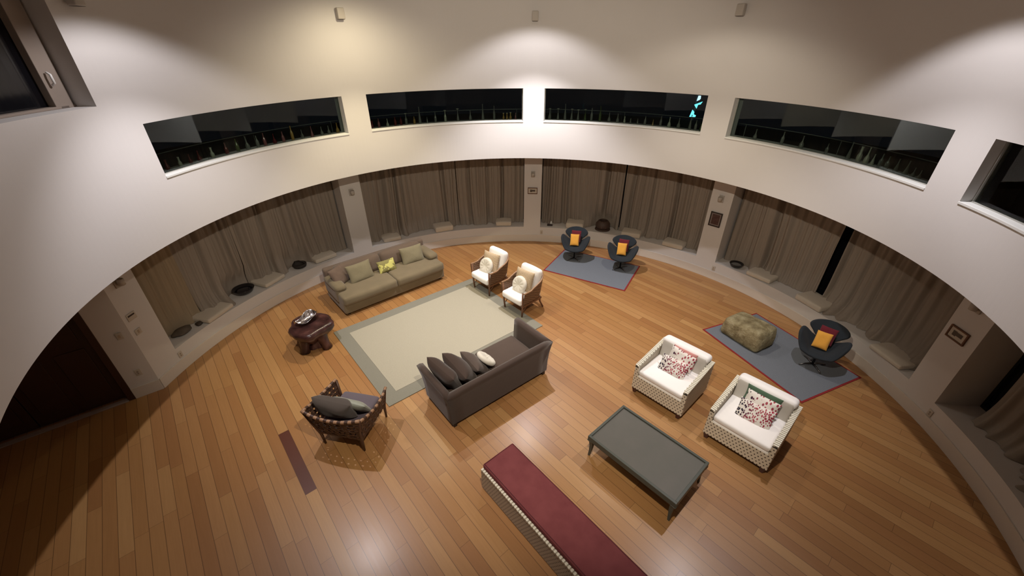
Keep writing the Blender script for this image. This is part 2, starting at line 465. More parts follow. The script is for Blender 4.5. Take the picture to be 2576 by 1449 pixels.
# upper left opening
w = bpy.data.objects.new('window_1', None); C.objects.link(w); tag(w, kind='structure')
m = M(); ring(m, -129, -89, RD + .30, RD + .32, 4.394, 5.66); m.build('pane', DARKGL, w, smooth=False)
m = M()
for t in (-129, -117.5, -104.5, -91.6): ring(m, t, t + 2.3, RD + .22, RD + .30, 4.394, 5.66)
ring(m, -129, -89, RD + .22, RD + .30, 4.394, 4.42)
m.build('window_frame', paint('frame_timber', (.30, .25, .21), .6), w, smooth=False, bevel=.005)
m = M(); p0 = pol(-90.9, RD + .20, 4.62); m.tube([p0, p0 + Vector((.03, 0, .02)), p0 + Vector((.03, 0, .10)), p0 + Vector((0, 0, .12))], .012)
m.build('window_handle', MT('white_handle', (.8, .8, .78), .35).m, w)

# ------------------------------------------------------------------ curtains
def curtain_mat(name, c):
    m = MT(name, c, .9, spec=.15)
    n = m.noise(3, 3, .6, stretch=(6, 6, .35))
    m.col(m.mix(n, tuple(v * .82 for v in c), tuple(v * 1.12 for v in c)))
    m.bump(m.noise(240, 2), .15, .003)
    return m.m
CUR = curtain_mat('taupe_curtain', (.29, .25, .21)); CURY = curtain_mat('ochre_curtain', (.32, .255, .175))
OBST = [(-66.6, 3.2, 6.60), (54.9, 2.4, 6.46), (-54.6, 2.6, 6.53), (-79.6, 2.6, 6.46), (-77, 1.5, 6.36), (22.3, 3.3, 6.60)]
def curtain(a, b, label, seed, mat=None, reach=.22):
    rr = random.Random(seed); m = M()
    nt = int((b - a) / .14); zs = [ZS + .006, ZS + .012, ZS + .03, ZS + .07, ZS + .13, ZS + .22, ZS + .36, .95, 1.25, 1.6, 1.95, 2.3, 2.66]
    deep = [(rr.uniform(a, b), rr.uniform(.18, .5), rr.uniform(.04, .12) * rr.choice((1, 1, -.5))) for _ in range(int((b - a) / 2.6) + 2)]
    w1, w2, w3 = rr.uniform(3.6, 4.6), rr.uniform(7.5, 9.5), rr.uniform(1.1, 1.6); q = [rr.uniform(0, 6.28) for _ in range(6)]
    kick = [(rr.uniform(a + 1, b - 1), rr.uniform(1.2, 3.0), rr.uniform(.4, 1)) for _ in range(4)]
    P = []
    for z in zs:
        row = []; g = math.exp(-(z - ZS) / .16)
        for i in range(nt + 1):
            t = a + (b - a) * i / nt
            s = t + .5 * math.sin(z * 1.1 + q[4]) * math.sin(t * .3 + q[5])
            f = .024 * (1 + .6 * math.sin(.45 * t + q[2])) * math.sin(w1 * s + q[0]) + .011 * math.sin(w2 * s + q[1]) + .018 * math.sin(w3 * s + q[2])
            for d, wd_, h in deep: f += h * math.exp(-((s - d) / wd_) ** 2)
            kk = .35 + .65 * sum(h * math.exp(-((t - c) / wd_) ** 2) for c, wd_, h in kick)
            r = 6.46 + f * (1 - .35 * g) - reach * g * min(1.25, kk) * (1 + .25 * math.sin(2.6 * t + q[3]))
            for c_, w_, lim in OBST:
                q_ = max(0, 1 - (abs(t - c_) / w_) ** 4) * min(1, max(0, (.95 - z) / .25))
                if q_ > 0: r = max(r, r * (1 - q_) + lim * q_)
            row.append(tuple(pol(t, min(r, 6.63), z)))
        P.append(row)
    m.grid(P)
    o = m.build('curtain', mat or CUR, solid=.006)
    return tag(o, label, 'curtain', 'curtains in the curved window niches')
curtain(-83.2, -74.6, 'ochre-tinted sheer curtain length beside the far left pillar', 1, CURY, .10)
curtain(-74.8, -64.40, 'taupe curtain panel left of the narrow gap in the far left niche', 2)
curtain(-64.36, -43.3, 'taupe curtain panel behind the olive sofa, right of the narrow gap', 3, reach=.13)
curtain(-38.2, -15.1, 'taupe curtain panel left half of the niche just left of the centre pillar', 4, reach=.17)
curtain(-15.0, 1.6, 'taupe curtain panel right half of the niche just left of the centre pillar', 5, reach=.14)
curtain(6.4, 26.0, 'taupe curtain panel left of the slit, just right of the centre pillar', 6, reach=.15)
curtain(26.3, 46.2, 'taupe curtain panel right of the slit, beside the certificate pillar', 7, reach=.16)
curtain(51.3, 69.9, 'taupe curtain panel between the certificate pillar and the wide black gap', 8, reach=.10)
curtain(71.3, 91.1, 'taupe curtain panel right of the wide black gap behind the lone dark chair', 9, reach=.30)
curtain(98.6, 136.0, 'dark taupe curtain at the right picture edge puddling on the sill', 10, reach=.36)

# ------------------------------------------------------------------ things on the sill
PADM = fabric('sill_pad_linen', (.56, .51, .43), .9, .06, 6, 300, .15)
pads = [(-73.9, 6.30, .60, .50, .09, 4, 'flat off-white sill pad at the far left, nearest the ochre curtain'),
        (-61.6, 6.34, .52, .46, .09, 8, 'flat off-white sill pad right of the large black bowl'),
        (-49.3, 6.36, .54, .44, .10, 0, 'flat off-white sill pad behind the left end of the olive sofa'),
        (-33.0, 6.27, .46, .40, .10, -4, 'off-white sill pad behind the right end of the olive sofa'),
        (-19.6, 6.25, .50, .36, .15, 3, 'thick off-white sill pad in the middle of the niche left of the centre pillar'),
        (-3.6, 6.27, .44, .34, .13, -3, 'off-white sill pad just left of the centre pillar'),
        (15.3, 6.27, .48, .38, .16, 0, 'thick off-white sill pad behind the left swan chair'),
        (29.8, 6.25, .50, .36, .13, 5, 'off-white sill pad behind the right swan chair of the back pair'),
        (40.4, 6.24, .52, .36, .12, 2, 'off-white sill pad beside the certificate pillar'),
        (60.4, 6.28, .54, .42, .10, 3, 'off-white sill pad right of the black bowl, beyond the certificate pillar'),
        (71.4, 6.27, .56, .46, .12, -2, 'square off-white sill pad under the wide black curtain gap'),
        (86.6, 6.24, .58, .42, .08, 3, 'off-white sill pad in the dim corner left of the right-hand pillar')]
for th, r, w, d, h, tw, lab in pads:
    o = M().rbox(w, d, h, min(.03, h * .3), (.008, .008, .012), n=5, k=3, wav=.003).build('sill_pad', PADM)
    put(o, pol(th, r, ZS + h / 2 + .008), (0, 0, -th + tw)); tag(o, lab, 'cushion', 'off-white pads along the window sill')
BLK = MT('black_lacquer', (.012, .011, .012), .25).m
def bowl(th, r, rad, h, label, fill=None, name='bowl'):
    t = thing(name, label, 'bowl', pol(th, r, ZS + .002))
    pr = [(rad * .45, 0), (rad * .8, h * .35), (rad, h * .95), (rad, h), (rad * .92, h), (rad * .74, h * .42), (rad * .3, h * .16)]
    M().lathe(pr, 28).build('bowl_body', BLK, t)
    if fill: M().lathe([(rad * .70, h * .5), (rad * .78, h * .62), (rad * .5, h * .72), (.01, h * .74)], 20).build('contents', fill, t)
    return t
GREY = fabric('grey_contents', (.12, .12, .11), .8)
bowl(-66.6, 6.36, .21, .12, 'large black bowl on the sill between two pads, far left niche', MT('dark_water', (.01, .01, .015), .1).m)
bowl(54.9, 6.22, .15, .10, 'black bowl with grey contents on the sill right of the certificate pillar', GREY)
# small dark woven trinket by the sofa niche, and the one in the far left corner
def pebble(name, th, r, s, label, cat, mat, seed):
    rr = random.Random(seed); bm = bmesh.new(); bmesh.ops.create_icosphere(bm, subdivisions=3, radius=1)
    q = [rr.uniform(0, 6) for _ in range(3)]
    for v in bm.verts:
        k = 1 + .14 * math.sin(3 * v.co.x + q[0]) * math.sin(4 * v.co.y + q[1]) + .08 * math.sin(5 * v.co.z + q[2])
        v.co = Vector((v.co.x * s[0] * k, v.co.y * s[1] * k, max(v.co.z, -.7) * s[2] * k))
    me = bpy.data.meshes.new(name); bm.to_mesh(me); bm.free(); me.materials.append(mat)
    for p in me.polygons: p.use_smooth = True
    o = bpy.data.objects.new(name, me); C.objects.link(o); o.location = pol(th, r, ZS + s[2] * .8); o.rotation_euler = (0, 0, R(-th))
    return tag(o, label, cat)
t = thing('basket', 'small dark basket on the window sill just left of the olive sofa', 'basket', pol(-54.6, 6.33, ZS + .002))
DKB = MT('dark_wicker', (.025, .02, .016), .7); DKB.bump(DKB.noise(60, 2), .6, .01); DKB = DKB.m
M().lathe([(.09, 0), (.14, .03), (.155, .08), (.15, .10), (.13, .10), (.12, .04)], 20).build('basket_body', DKB, t)
m = M(); m.tube([(-.14, 0, .09), (-.10, 0, .15), (0, 0, .175), (.10, 0, .15), (.14, 0, .09)], .01); m.build('handle', DKB, t)
pebble('driftwood', -79.6, 6.30, (.17, .12, .06), 'dark knotted driftwood piece on the sill at the far left end', 'ornament', wood('driftwood_grey', (.05, .04, .03), (.14, .11, .08), .8), 3)
pebble('driftwood', -77.0, 6.22, (.07, .06, .035), 'small dark driftwood lump right beside the larger knotted one, far left', 'ornament', wood('driftwood_dark', (.03, .024, .018), (.08, .06, .045), .8), 5)
# dark round seed-pod sculpture behind the swan chairs
t = thing('pod_sculpture', 'dark brown hollow round pod sculpture on the sill behind the back swan chairs', 'sculpture', pol(22.3, 6.335, ZS + .002), -22)
PODM = wood('pod_brown', (.045, .026, .020), (.09, .055, .04), .6)
M().lathe([(.05, 0), (.15, .03), (.205, .10), (.195, .18), (.14, .25), (.11, .27), (.10, .25), (.15, .17), (.16, .10), (.10, .04)], 26).build('pod_body', PODM, t)
m = M()
for k in range(5):
    a = -1.2 + k * .6; m.tube([(.20 * math.sin(a) * 1.0, -.20 * math.cos(a), .10), (.17 * math.sin(a), -.18 * math.cos(a), .18), (.11 * math.sin(a), -.12 * math.cos(a), .262)], .008)
m.build('rib', MT('pod_rib', (.22, .17, .14), .6).m, t)
m = M(); m.add([(-.20, -.20, .005), (.26, -.20, .005), (.28, -.02, .005), (-.05, .1, .03)], [(0, 1, 2, 3)]);
m.add([(-.20, -.20, .02), (.26, -.20, .02), (.28, -.02, .02), (-.05, .1, .05)], [(3, 2, 1, 0)]); 
m = M().lathe([(.17, 0), (.215, .005), (.205, .03), (.12, .035)], 24); m.build('base', PODM, t)
# small box with a white cone beside the centre pillar
t = thing('card_box', 'small dark box with a white card standing on the sill right of the centre pillar', 'box', pol(8.7, 6.20, ZS + .002), -8.7)
M().box(-.075, .075, -.035, .035, 0, .045).build('box_body', MT('box_dark', (.03, .02, .02), .5).m, t, smooth=False, bevel=.004)
m = M(); m.hexa([(-.01, .04, .0), (.07, .04, .0), (.07, .05, .0), (-.01, .05, .0)], [(.02, .06, .11), (.045, .06, .11), (.045, .07, .11), (.02, .07, .11)]); m.build('card', SILLW, t, smooth=False)

# ------------------------------------------------------------------ wall fixtures
WHT = paint('fixture_white', (.45, .42, .38), .5); FXD = MT('fixture_dark', (.05, .045, .04), .6).m
def wall_mount(name, label, cat, th, r, z, group=None):
    return thing(name, label, cat, pol(th, r, z), -th, group)       # local -y faces the room
names = {-86.0: 'far left edge of the drum wall', -40.9: 'wall pier left of centre', 3.9: 'pier above the centre pillar', 49.1: 'pier right of centre'}
for th, where in names.items():
    t = wall_mount('wall_speaker', 'small white box speaker high on the drum wall, ' + where, 'speaker', th, RD, 5.41, 'small white speakers high on the drum wall')
    M().rbox(.125, .10, .165, .015, n=2, mtx=Matrix.Translation((0, -.075, 0))).build('speaker_body', WHT, t)
    M().box(-.05, .05, -.115, -.03, -.0855, -.0825).build('speaker_grille', FXD, t, smooth=False)
    M().box(-.02, .02, -.03, -.001, -.03, .03).build('bracket', FXD, t, smooth=False, bevel=.003)
pil = {-86.2: 'far left pillar', -40.75: 'pillar behind the olive sofa', 3.97: 'centre pillar', 48.7: 'certificate pillar', 93.5: 'right-hand pillar'}
for th, where in pil.items():
    t = wall_mount('wall_sconce', 'small pale bracket light near the top of the ' + where, 'wall light', th, RW, 1.95, 'small bracket lights on the pillars')
    M().box(-.055, .055, -.022, -.001, -.08, .08).build('back_plate', WHT, t, smooth=False, bevel=.006)
    M().lathe([(.045, -.05), (.05, .04), (.038, .05), (.035, .02)], 16, mtx=Matrix.Translation((0, -.07, .01))).build('lamp_shade', WHT, t)
    M().box(-.012, .012, -.05, -.02, -.02, .0).build('bracket', FXD, t, smooth=False)
FRB = wood('frame_brown', (.09, .035, .015), (.15, .06, .03), .4); FRK = MT('frame_black', (.015, .01, .01), .35).m
MATB = paint('mount_board', (.55, .50, .42), .8)
def picture(label, th, z, w, h, fm, art, mount=None, b=.02):
    t = wall_mount('picture_frame', label, 'picture', th, RW, z)
    m = M(); m.box(-w / 2, w / 2, -.028, -.001, h / 2 - b, h / 2); m.box(-w / 2, w / 2, -.028, -.001, -h / 2, -h / 2 + b)
    m.box(-w / 2, -w / 2 + b, -.028, -.001, -h / 2 + b, h / 2 - b); m.box(w / 2 - b, w / 2, -.028, -.001, -h / 2 + b, h / 2 - b)
    m.build('frame', fm, t, smooth=False)
    M().box(-w / 2 + b, w / 2 - b, -.014, -.005, -h / 2 + b, h / 2 - b).build('mount', mount or MATB, t, smooth=False)
    art(t, w, h)
INK = MT('ink', (.10, .08, .065), .8).m
def art_strip(t, w, h):
    m = M().pillow(w * .56, h * .30, .004, n=8, mtx=Matrix.Translation((0, -.017, .005)) @ Matrix.Rotation(PI / 2, 4, 'X'))
    m.pillow(w * .2, h * .42, .004, n=8, mtx=Matrix.Translation((-w * .16, -.018, 0)) @ Matrix.Rotation(PI / 2, 4, 'X')); m.build('print', INK, t)
picture('small landscape picture with thin brown frame on the centre pillar', 3.95, 1.50, .262, .172, FRB, art_strip, b=.016)
picture('small landscape picture with brown frame on the right-hand pillar', 93.35, 1.478, .27, .19, FRB, art_strip, b=.018)
def art_cert(t, w, h):
    m = MT('certificate_print', (.07, .03, .025), .6); x, y, z = m.sep(m.coord())
    ln = (z * 34).fract().lt(.28)
    nn = m.noise(22, 2).gt(.5)
    m.col(m.mix(ln * nn * .6, (.065, .028, .024), (.17, .10, .085)))
    M().box(-w / 2 + .048, w / 2 - .048, -.018, -.0145, -h / 2 + .05, h / 2 - .05).build('print', m.m, t, smooth=False)
picture('portrait certificate in black frame on the pillar right of the swan chairs', 48.65, 1.46, .265, .335, FRK, art_cert, paint('cert_mount', (.23, .19, .175), .8), b=.022)
PLT = paint('plate_plastic', (.49, .45, .39), .5)
def plate(name, label, cat, o, rz, w, h, kind):
    t = thing(name, label, cat, o, rz)
    M().rbox(w, .012, h, .005, n=2, mtx=Matrix.Translation((0, -.0075, 0))).build('face_plate', PLT, t)
    if kind == 'outlet':
        m = M()
        for q in (-.018, .018): m.lathe([(.014, 0), (.014, .003)], 12, mtx=Matrix.Translation((0, -.0135, q)) @ Matrix.Rotation(PI / 2, 4, 'X'))
        m.build('socket', paint('socket_plastic', (.36, .31, .25), .5), t)
    elif kind == 'switch': M().box(-.014, .014, -.019, -.0135, -.024, .024).build('rocker', paint('rocker_plastic', (.42, .33, .24), .5), t, smooth=False, bevel=.002)
    else: M().box(-w * .38, w * .34, -.019, -.0135, h * .10, h * .28).build('display', MT('display_dark', (.02, .01, .01), .4).m, t, smooth=False)
    return t
for th, z, lab in ((-83.3, .30, 'low wall outlet below the far left niche'), (6.6, .29, 'low wall outlet below the centre niche, behind the left swan chair'),
                   (51.1, .29, 'low wall outlet below and right of the certificate pillar'), (96.3, .27, 'low wall outlet below and right of the right-hand pillar')):
    plate('wall_outlet', lab, 'outlet', pol(th, RW, z), -th, .075, .115, 'outlet')
plate('thermostat', 'pale wall thermostat with dark display on the far left pillar', 'thermostat', pol(-86.9, RW, 1.385), 86.9, .15, .12, 'disp')
plate('wall_switch', 'square switch plate below the thermostat on the far left pillar', 'switch', pol(-87.15, RW, 1.115), 87.1, .10, .10, 'switch')
ea = math.degrees(math.atan2(-nr.y, -nr.x)) + 90
plate('wall_switch', 'switch plate on the narrow wall beside the dark door', 'switch', pa + dr * .13 + Vector((0, 0, 1.17)), ea, .08, .12, 'switch')
plate('wall_outlet', 'low outlet on the narrow wall beside the dark door', 'outlet', pa + dr * .17 + Vector((0, 0, .46)), ea, .08, .12, 'outlet')

# ------------------------------------------------------------------ rugs
def rug(label, cx, cy, rz, L, W, bw, c_in, c_bd, z=.012, name='rug', top=.004):
    t = thing(name, label, 'rug', (cx, cy, 0.001), rz)
    m = M(); a, b = L / 2, W / 2
    m.box(-a, a, b - bw, b, 0, z); m.box(-a, a, -b, -b + bw, 0, z); m.box(-a, -a + bw, -b + bw, b - bw, 0, z); m.box(a - bw, a, -b + bw, b - bw, 0, z)
    m.build('rug_border', c_bd, t, smooth=False)
    M().box(-a + bw, a - bw, -b + bw, b - bw, 0, z + top).build('rug_field', c_in, t, smooth=False); return t
def rugmat(name, c, var=.12, fine=160):
    m = MT(name, c, .95, spec=.1)
    m.col(m.mix(m.noise(70, 2), tuple(v * (1 - var) for v in c), tuple(v * (1 + var) for v in c))); m.bump(m.noise(fine, 3), .5, .006); return m.m
rug('large cream rug with grey-green border between the two sofas', -1.48, 6.635, 39.6, 3.37, 2.53, .235, rugmat('cream_pile', (.405, .382, .305)), rugmat('greygreen_border', (.235, .23, .19), .08))
RG = rugmat('blue_grey_pile', (.165, .185, .215), .15); RR = rugmat('red_binding', (.26, .030, .032), .08)
rug('grey rug with thin red binding under the back pair of swan chairs', 2.055, 9.19, -29.4, 2.10, 1.40, .030, RG, RR, .009, top=.002)
rug('grey rug with thin red binding under the rock pouf and lone swan chair', 4.93, 5.885, -67.6, 2.12, 1.49, .030, RG, RR, .009, top=.002)

# ------------------------------------------------------------------ olive sofa
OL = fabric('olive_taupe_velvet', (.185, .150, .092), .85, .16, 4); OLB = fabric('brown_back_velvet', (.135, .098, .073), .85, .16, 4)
DK = MT('dark_foot', (.02, .012, .01), .5).m
S1 = (-2.92, 8.27, -139)
t = thing('sofa', 'long olive-taupe velvet sofa by the curved wall, behind the cream rug', 'sofa', (S1[0], S1[1], 0), S1[2])
T = Matrix.Translation
M().rbox(2.46, 1.00, .30, .03, (.0, .005, 0), mtx=T((0, .02, .21))).build('base', OL, t)
for s in (-1, 1):
    for y in (-.38, .42): M().box(s * 1.14 - .03, s * 1.14 + .03, y - .03, y + .03, 0, .07).build('leg', DK, t, smooth=False, bevel=.004)
    m = M(); m.rbox(.20, .74, .34, .05, (.0, .01, 0), mtx=T((s * 1.15, -.09, .39)))
    m.rbox(.25, .74, .16, .075, (.01, .01, .01), mtx=T((s * 1.13, -.08, .545))); m.build('armrest', OL, t)
    M().rbox(1.225, .88, .21, .06, (0, .02, .018), mtx=T((s * .612, .14, .375)), wav=.006).build('seat_cushion', OL, t)
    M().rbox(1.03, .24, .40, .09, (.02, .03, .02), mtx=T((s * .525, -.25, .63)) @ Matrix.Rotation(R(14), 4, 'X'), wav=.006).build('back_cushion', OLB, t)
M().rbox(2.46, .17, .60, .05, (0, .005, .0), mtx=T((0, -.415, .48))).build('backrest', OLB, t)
def pillow(label, fr, p, eul, w, h, th, mat, rnd=0, name='throw_pillow', group=None, pinch=.06, spin=0):
    o = M().pillow(w, h, th, mtx=Matrix.Rotation(R(spin), 4, 'Z'), rnd=rnd, pinch=pinch).build(name, mat, sub=0); place(o, fr, p, eul); return tag(o, label, 'pillow', group)
OLP = fabric('olive_pillow', (.215, .19, .118), .85, .14, 8, 90, .6)
pillow('large olive textured pillow on the left half of the olive sofa', S1, (.58, .02, .655), (112, 0, 4), .56, .42, .15, OLP, 1)
pillow('large olive textured pillow at the right end of the olive sofa', S1, (-.70, .02, .655), (112, 0, -4), .56, .42, .15, OLP, 2)
ym = MT('yellow_leaf_print', (.3, .28, .08), .8); nn = ym.noise(7, 2, .5)
ym.col(ym.mix(nn.gt(.53), (.235, .215, .075), (.56, .54, .16))); ym.bump(ym.noise(200, 2), .2, .004)
pillow('small yellow-green leaf print pillow in the middle of the olive sofa', S1, (-.03, .04, .60), (116, 0, 0), .42, .28, .12, ym.m, 3)
pillow('square brown velvet pillow in the left corner of the olive sofa', S1, (1.0, -.10, .66), (114, 0, 30), .42, .42, .16, fabric('brown_velvet_pillow', (.15, .105, .08), .8, .3, 6), 4)

# ------------------------------------------------------------------ dark brown sofa
BR = fabric('dark_brown_weave', (.064, .043, .034), .85, .1, 5, 200, .2); BR2 = fabric('dark_brown_seat', (.075, .052, .040), .85, .1, 5, 200, .2)
S2 = (-.40, 5.06, 38.6)
t = thing('sofa', 'dark brown sofa seen from behind at the edge of the cream rug', 'sofa', (S2[0], S2[1], 0), S2[2])
def flare(m, x0, x1, y0, y1, fx, fy, z0=.07, z1=.72, thick=.11):
    pass
def flared_wall(m, pts_out, pts_in, z0, z1, top):
    """panel along a path whose top leans outwards; pts_out/pts_in: (x, y, dx, dy) with the lean at the top"""
    prof = [(0, 0), (.35, .12), (.65, .38), (.85, .72), (1, 1)]
    P = []
    for k, (h, l) in enumerate(prof): P.append([(x + dx * l, y + dy * l, z0 + (z1 - z0) * h) for x, y, dx, dy in pts_out])
    P.append([((a[0] + a[2] + b[0] + b[2]) / 2, (a[1] + a[3] + b[1] + b[3]) / 2, z1 + top) for a, b in zip(pts_out, pts_in)])
    for k, (h, l) in reversed(list(enumerate(prof))): P.append([(x + dx * l, y + dy * l, z0 + (z1 - z0) * h) for x, y, dx, dy in pts_in])
    nj, ni = len(P), len(P[0]); m.grid(P)
    o = len(m.v) - nj * ni
    m.f.append(tuple(o + j * ni for j in range(nj))); m.uv.append(None)
    m.f.append(tuple(o + j * ni + ni - 1 for j in range(nj))[::-1]); m.uv.append(None)
hw = .955; q = .105
m = M()
flared_wall(m, [(-hw, -.40, -.07, -.05)] + [(-hw + 2 * hw * i / 8, -.40, -.07 + .14 * i / 8, -.05) for i in range(1, 8)] + [(hw, -.40, .07, -.05)],
            [(-hw + q, -.40 + q, -.07, -.05)] + [(-hw + q + 2 * (hw - q) * i / 8, -.40 + q, -.07 + .14 * i / 8, -.05) for i in range(1, 8)] + [(hw - q, -.40 + q, .07, -.05)], .08, .70, .018)
m.build('backrest', BR, t, bevel=0)
for s in (-1, 1):
    m = M()
    flared_wall(m, [(s * hw, -.40 + .80 * i / 6, s * .07, -.05 + .11 * i / 6) for i in range(7)], [(s * (hw - q), -.40 + q + (.80 - q - .01) * i / 6, s * .07, -.05 + .11 * i / 6) for i in range(7)], .08, .70, .018)
    m.build('armrest', BR, t)
    M().rbox(.84, .66, .17, .05, (0, .01, .02), mtx=T((s * .423, .095, .345))).build('seat_cushion', BR2, t)
    for y in (-.36, .36): M().box(s * .90 - .03, s * .90 + .03, y - .03, y + .03, 0, .09).build('leg', DK, t, smooth=False, bevel=.004)
M().rbox(1.74, .70, .22, .03, mtx=T((0, .04, .18))).build('base', BR, t)
pillow('large dark brown pillow leaning on the left arm of the dark sofa', S2, (-.755, .06, .655), (0, 64, 6), .54, .58, .24, BR, 5, spin=14, pinch=.10)
pillow('second large dark brown pillow, next to the one on the left arm', S2, (-.49, .05, .625), (0, 54, -6), .52, .58, .24, BR, 6, spin=22, pinch=.10)
pillow('smaller taupe-brown pillow between the large dark pillow and the white round cushion', S2, (-.215, .06, .575), (0, 50, -8), .42, .46, .18, fabric('taupe_suede', (.10, .075, .062), .8, .2, 8), 7, spin=20, pinch=.10)
RW_ = fabric('white_tufted', (.74, .71, .62), .9, .05, 10, 160, .3)
def round_cushion(label, fr, p, eul, rad=.185, th=.10):
    t = thing('round_cushion', label, 'cushion')
    prof = []
    n = 14
    for k in range(n + 1):
        a = -PI / 2 + PI * k / n
        prof.append((rad - th / 2 + th / 2 * math.cos(a), th / 2 * math.sin(a)))
    pr = [(.012, -th * .30), (rad * .4, -th * .5)] + prof + [(rad * .4, th * .5), (.03, th * .36), (.008, th * .30)]
    m = M().lathe(pr, 36)
    v2 = []
    for x, y, z in m.v:
        a = math.atan2(y, x); r = math.hypot(x, y); k = 1 + .05 * math.cos(10 * a) * (1 - abs(r / rad * 2 - 1)) * 3; v2.append((x, y, z * k))
    m.v = v2; m.build('cushion_body', RW_, t)
    M().lathe([(.012, th * .28), (.018, th * .36), (.01, th * .42)], 12).build('button', RW_, t)
    place(t, fr, p, eul); return t
round_cushion('flat round white cushion on the dark brown sofa', S2, (-.01, .03, .575), (0, 42, -6), .175, .085)

# ------------------------------------------------------------------ rattan armchairs
RAT = MT('rattan_weave', (.20, .09, .045), .5); x, y, z = RAT.sep(RAT.coord('UV'))
wv = ((x * 60).sin() * (y * 60).sin()); RAT.col(RAT.mix(wv * .5 + .5, (.065, .030, .016), (.215, .118, .064))); RAT.bump(wv, .6, .006); RAT = RAT.m
RFR = wood('rattan_frame', (.12, .05, .025), (.21, .10, .05), .35)
WHC = fabric('white_cushion_cotton', (.93, .92, .90), .9, .03, 6, 260, .2)
BEI = MT('beige_knit', (.55, .43, .29), .9); x, y, z = BEI.sep(BEI.coord()); kn = ((x * 130 + y * 130).sin() * (x * 130 - y * 130).sin())
BEI.col(BEI.mix(kn.gt(.1) * .6, (.46, .35, .22), (.66, .55, .40))); BEI.bump(kn, .5, .008); BEI = BEI.m
def rattan_chair():
    t = thing('rattan_armchair', 'x', 'armchair')
    # curved woven shell: horseshoe plan, low at the front ends, high at the back
    nu, nz = 40, 8; P = []; UVs = []
    def plan(s):      # s from -1 (front right) over 0 (back) to 1 (front left)
        a = s * 1.0; ss = abs(a)
        if ss > .5: yy = -.05 + (ss - .5) / .5 * .36; xx = .315 - .0 * (ss - .5)
        else: g = ss / .5 * PI / 2; xx = .315 * math.sin(g) ** .8; yy = -.05 - .31 * math.cos(g) ** .9
        return (xx if a > 0 else -xx, yy)
    def top(s): return .80 - .21 * min(1, max(0, (abs(s) - .12) / .60)) ** 1.0
    for shell, off in ((0, 0), (1, .022)):
        rows = []
        for j in range(nz + 1):
            row = []
            for i in range(nu + 1):
                s = -1 + 2 * i / nu; x, y = plan(s); h = j / nz; z = .30 + (top(s) - .30) * h
                lean = 1 + .12 * h; k = (1 - off / .32)
                row.append((x * lean * k, (y * lean - .02 * h if y < 0 else y) * k, z))
            rows.append(row)
        P.append(rows)
    m = M(); rows = P[0] + P[1][::-1]
    nj, ni = len(rows), len(rows[0]); vs = [p for r in rows for p in r]; fs = []; uv = []
    for j in range(nj):
        j2 = (j + 1) % nj
        for i in range(ni - 1):
            fs.append((j * ni + i, j * ni + i + 1, j2 * ni + i + 1, j2 * ni + i))
            v0 = (j if j <= nz else 2 * nz + 1 - j) * .07; v1 = v0 + (.07 if j < nz else 0 if j == nz else -.07)
            uv.append([(i * .045, v0), (i * .045 + .045, v0), (i * .045 + .045, v1), (i * .045, v1)])
    fs.append(tuple(j * ni for j in range(nj))); uv.append([(0, 0)] * nj); fs.append(tuple(j * ni + ni - 1 for j in range(nj))); uv.append([(0, 0)] * nj)
    m.add(vs, fs, None, uv); m.build('woven_shell', RAT, t)
    m = M(); path = []
    for i in range(nu + 1):
        s = -1 + 2 * i / nu; x, y = plan(s); path.append((x * 1.12 * .97, (y * 1.12 - .02 if y < 0 else y) * .97, top(s) + .008))
    m.tube(path, .018, 8); m.build('top_rail', MT('rail_binding', (.30, .17, .09), .4).m, t)
    for sx in (-1, 1):
        m = M(); m.tube([(sx * .265, .285, 0), (sx * .285, .295, .2), (sx * .30, .30, .60)], [.018, .02, .02]); m.build('leg', RFR, t)
        m = M(); m.tube([(sx * .285, -.33, 0), (sx * .25, -.27, .15), (sx * .245, -.25, .32)], [.018, .02, .02]); m.build('leg', RFR, t)
        m = M(); m.tube([(sx * .27, .26, .12), (sx * .27, .15, .24), (sx * .27, .10, .27)], .009); m.build('brace', RFR, t)
    m = M(); m.box(-.30, .30, -.27, .30, .24, .285); m.build('seat_frame', RFR, t, smooth=False, bevel=.006)
    M().rbox(.58, .62, .15, .05, (0, .01, .02), mtx=T((0, .05, .365)), wav=.004).build('seat_cushion', WHC, t)
    M().rbox(.54, .15, .50, .06, (.01, .02, .02), mtx=T((0, -.215, .66)) @ Matrix.Rotation(R(13), 4, 'X'), wav=.003).build('back_cushion', WHC, t)
    return t
C1 = (-.49, 8.26, 133); C2 = (.235, 7.42, 133)
r1 = rattan_chair(); r2 = copy_tree(r1)
for o, fr, lab in ((r1, C1, 'woven rattan armchair nearer the olive sofa, farther from the camera'), (r2, C2, 'woven rattan armchair nearer the dark sofa, closer to the camera')):
    o.location = (fr[0], fr[1], .016); o.rotation_euler = (0, 0, R(fr[2])); o['label'] = lab; o['group'] = 'pair of rattan armchairs'
pillow('beige knitted pillow in the farther rattan armchair', C1, (.05, -.05, .645), (108, 0, 8), .47, .46, .13, BEI, 8)
pillow('beige knitted pillow in the nearer rattan armchair', C2, (.02, -.05, .655), (106, 0, 4), .48, .48, .13, BEI, 9)
round_cushion('round white tufted cushion leaning in the farther rattan armchair', C1, (.05, .085, .605), (112, 0, 6))
round_cushion('round white tufted cushion leaning in the nearer rattan armchair', C2, (.02, .085, .61), (112, 0, 2))

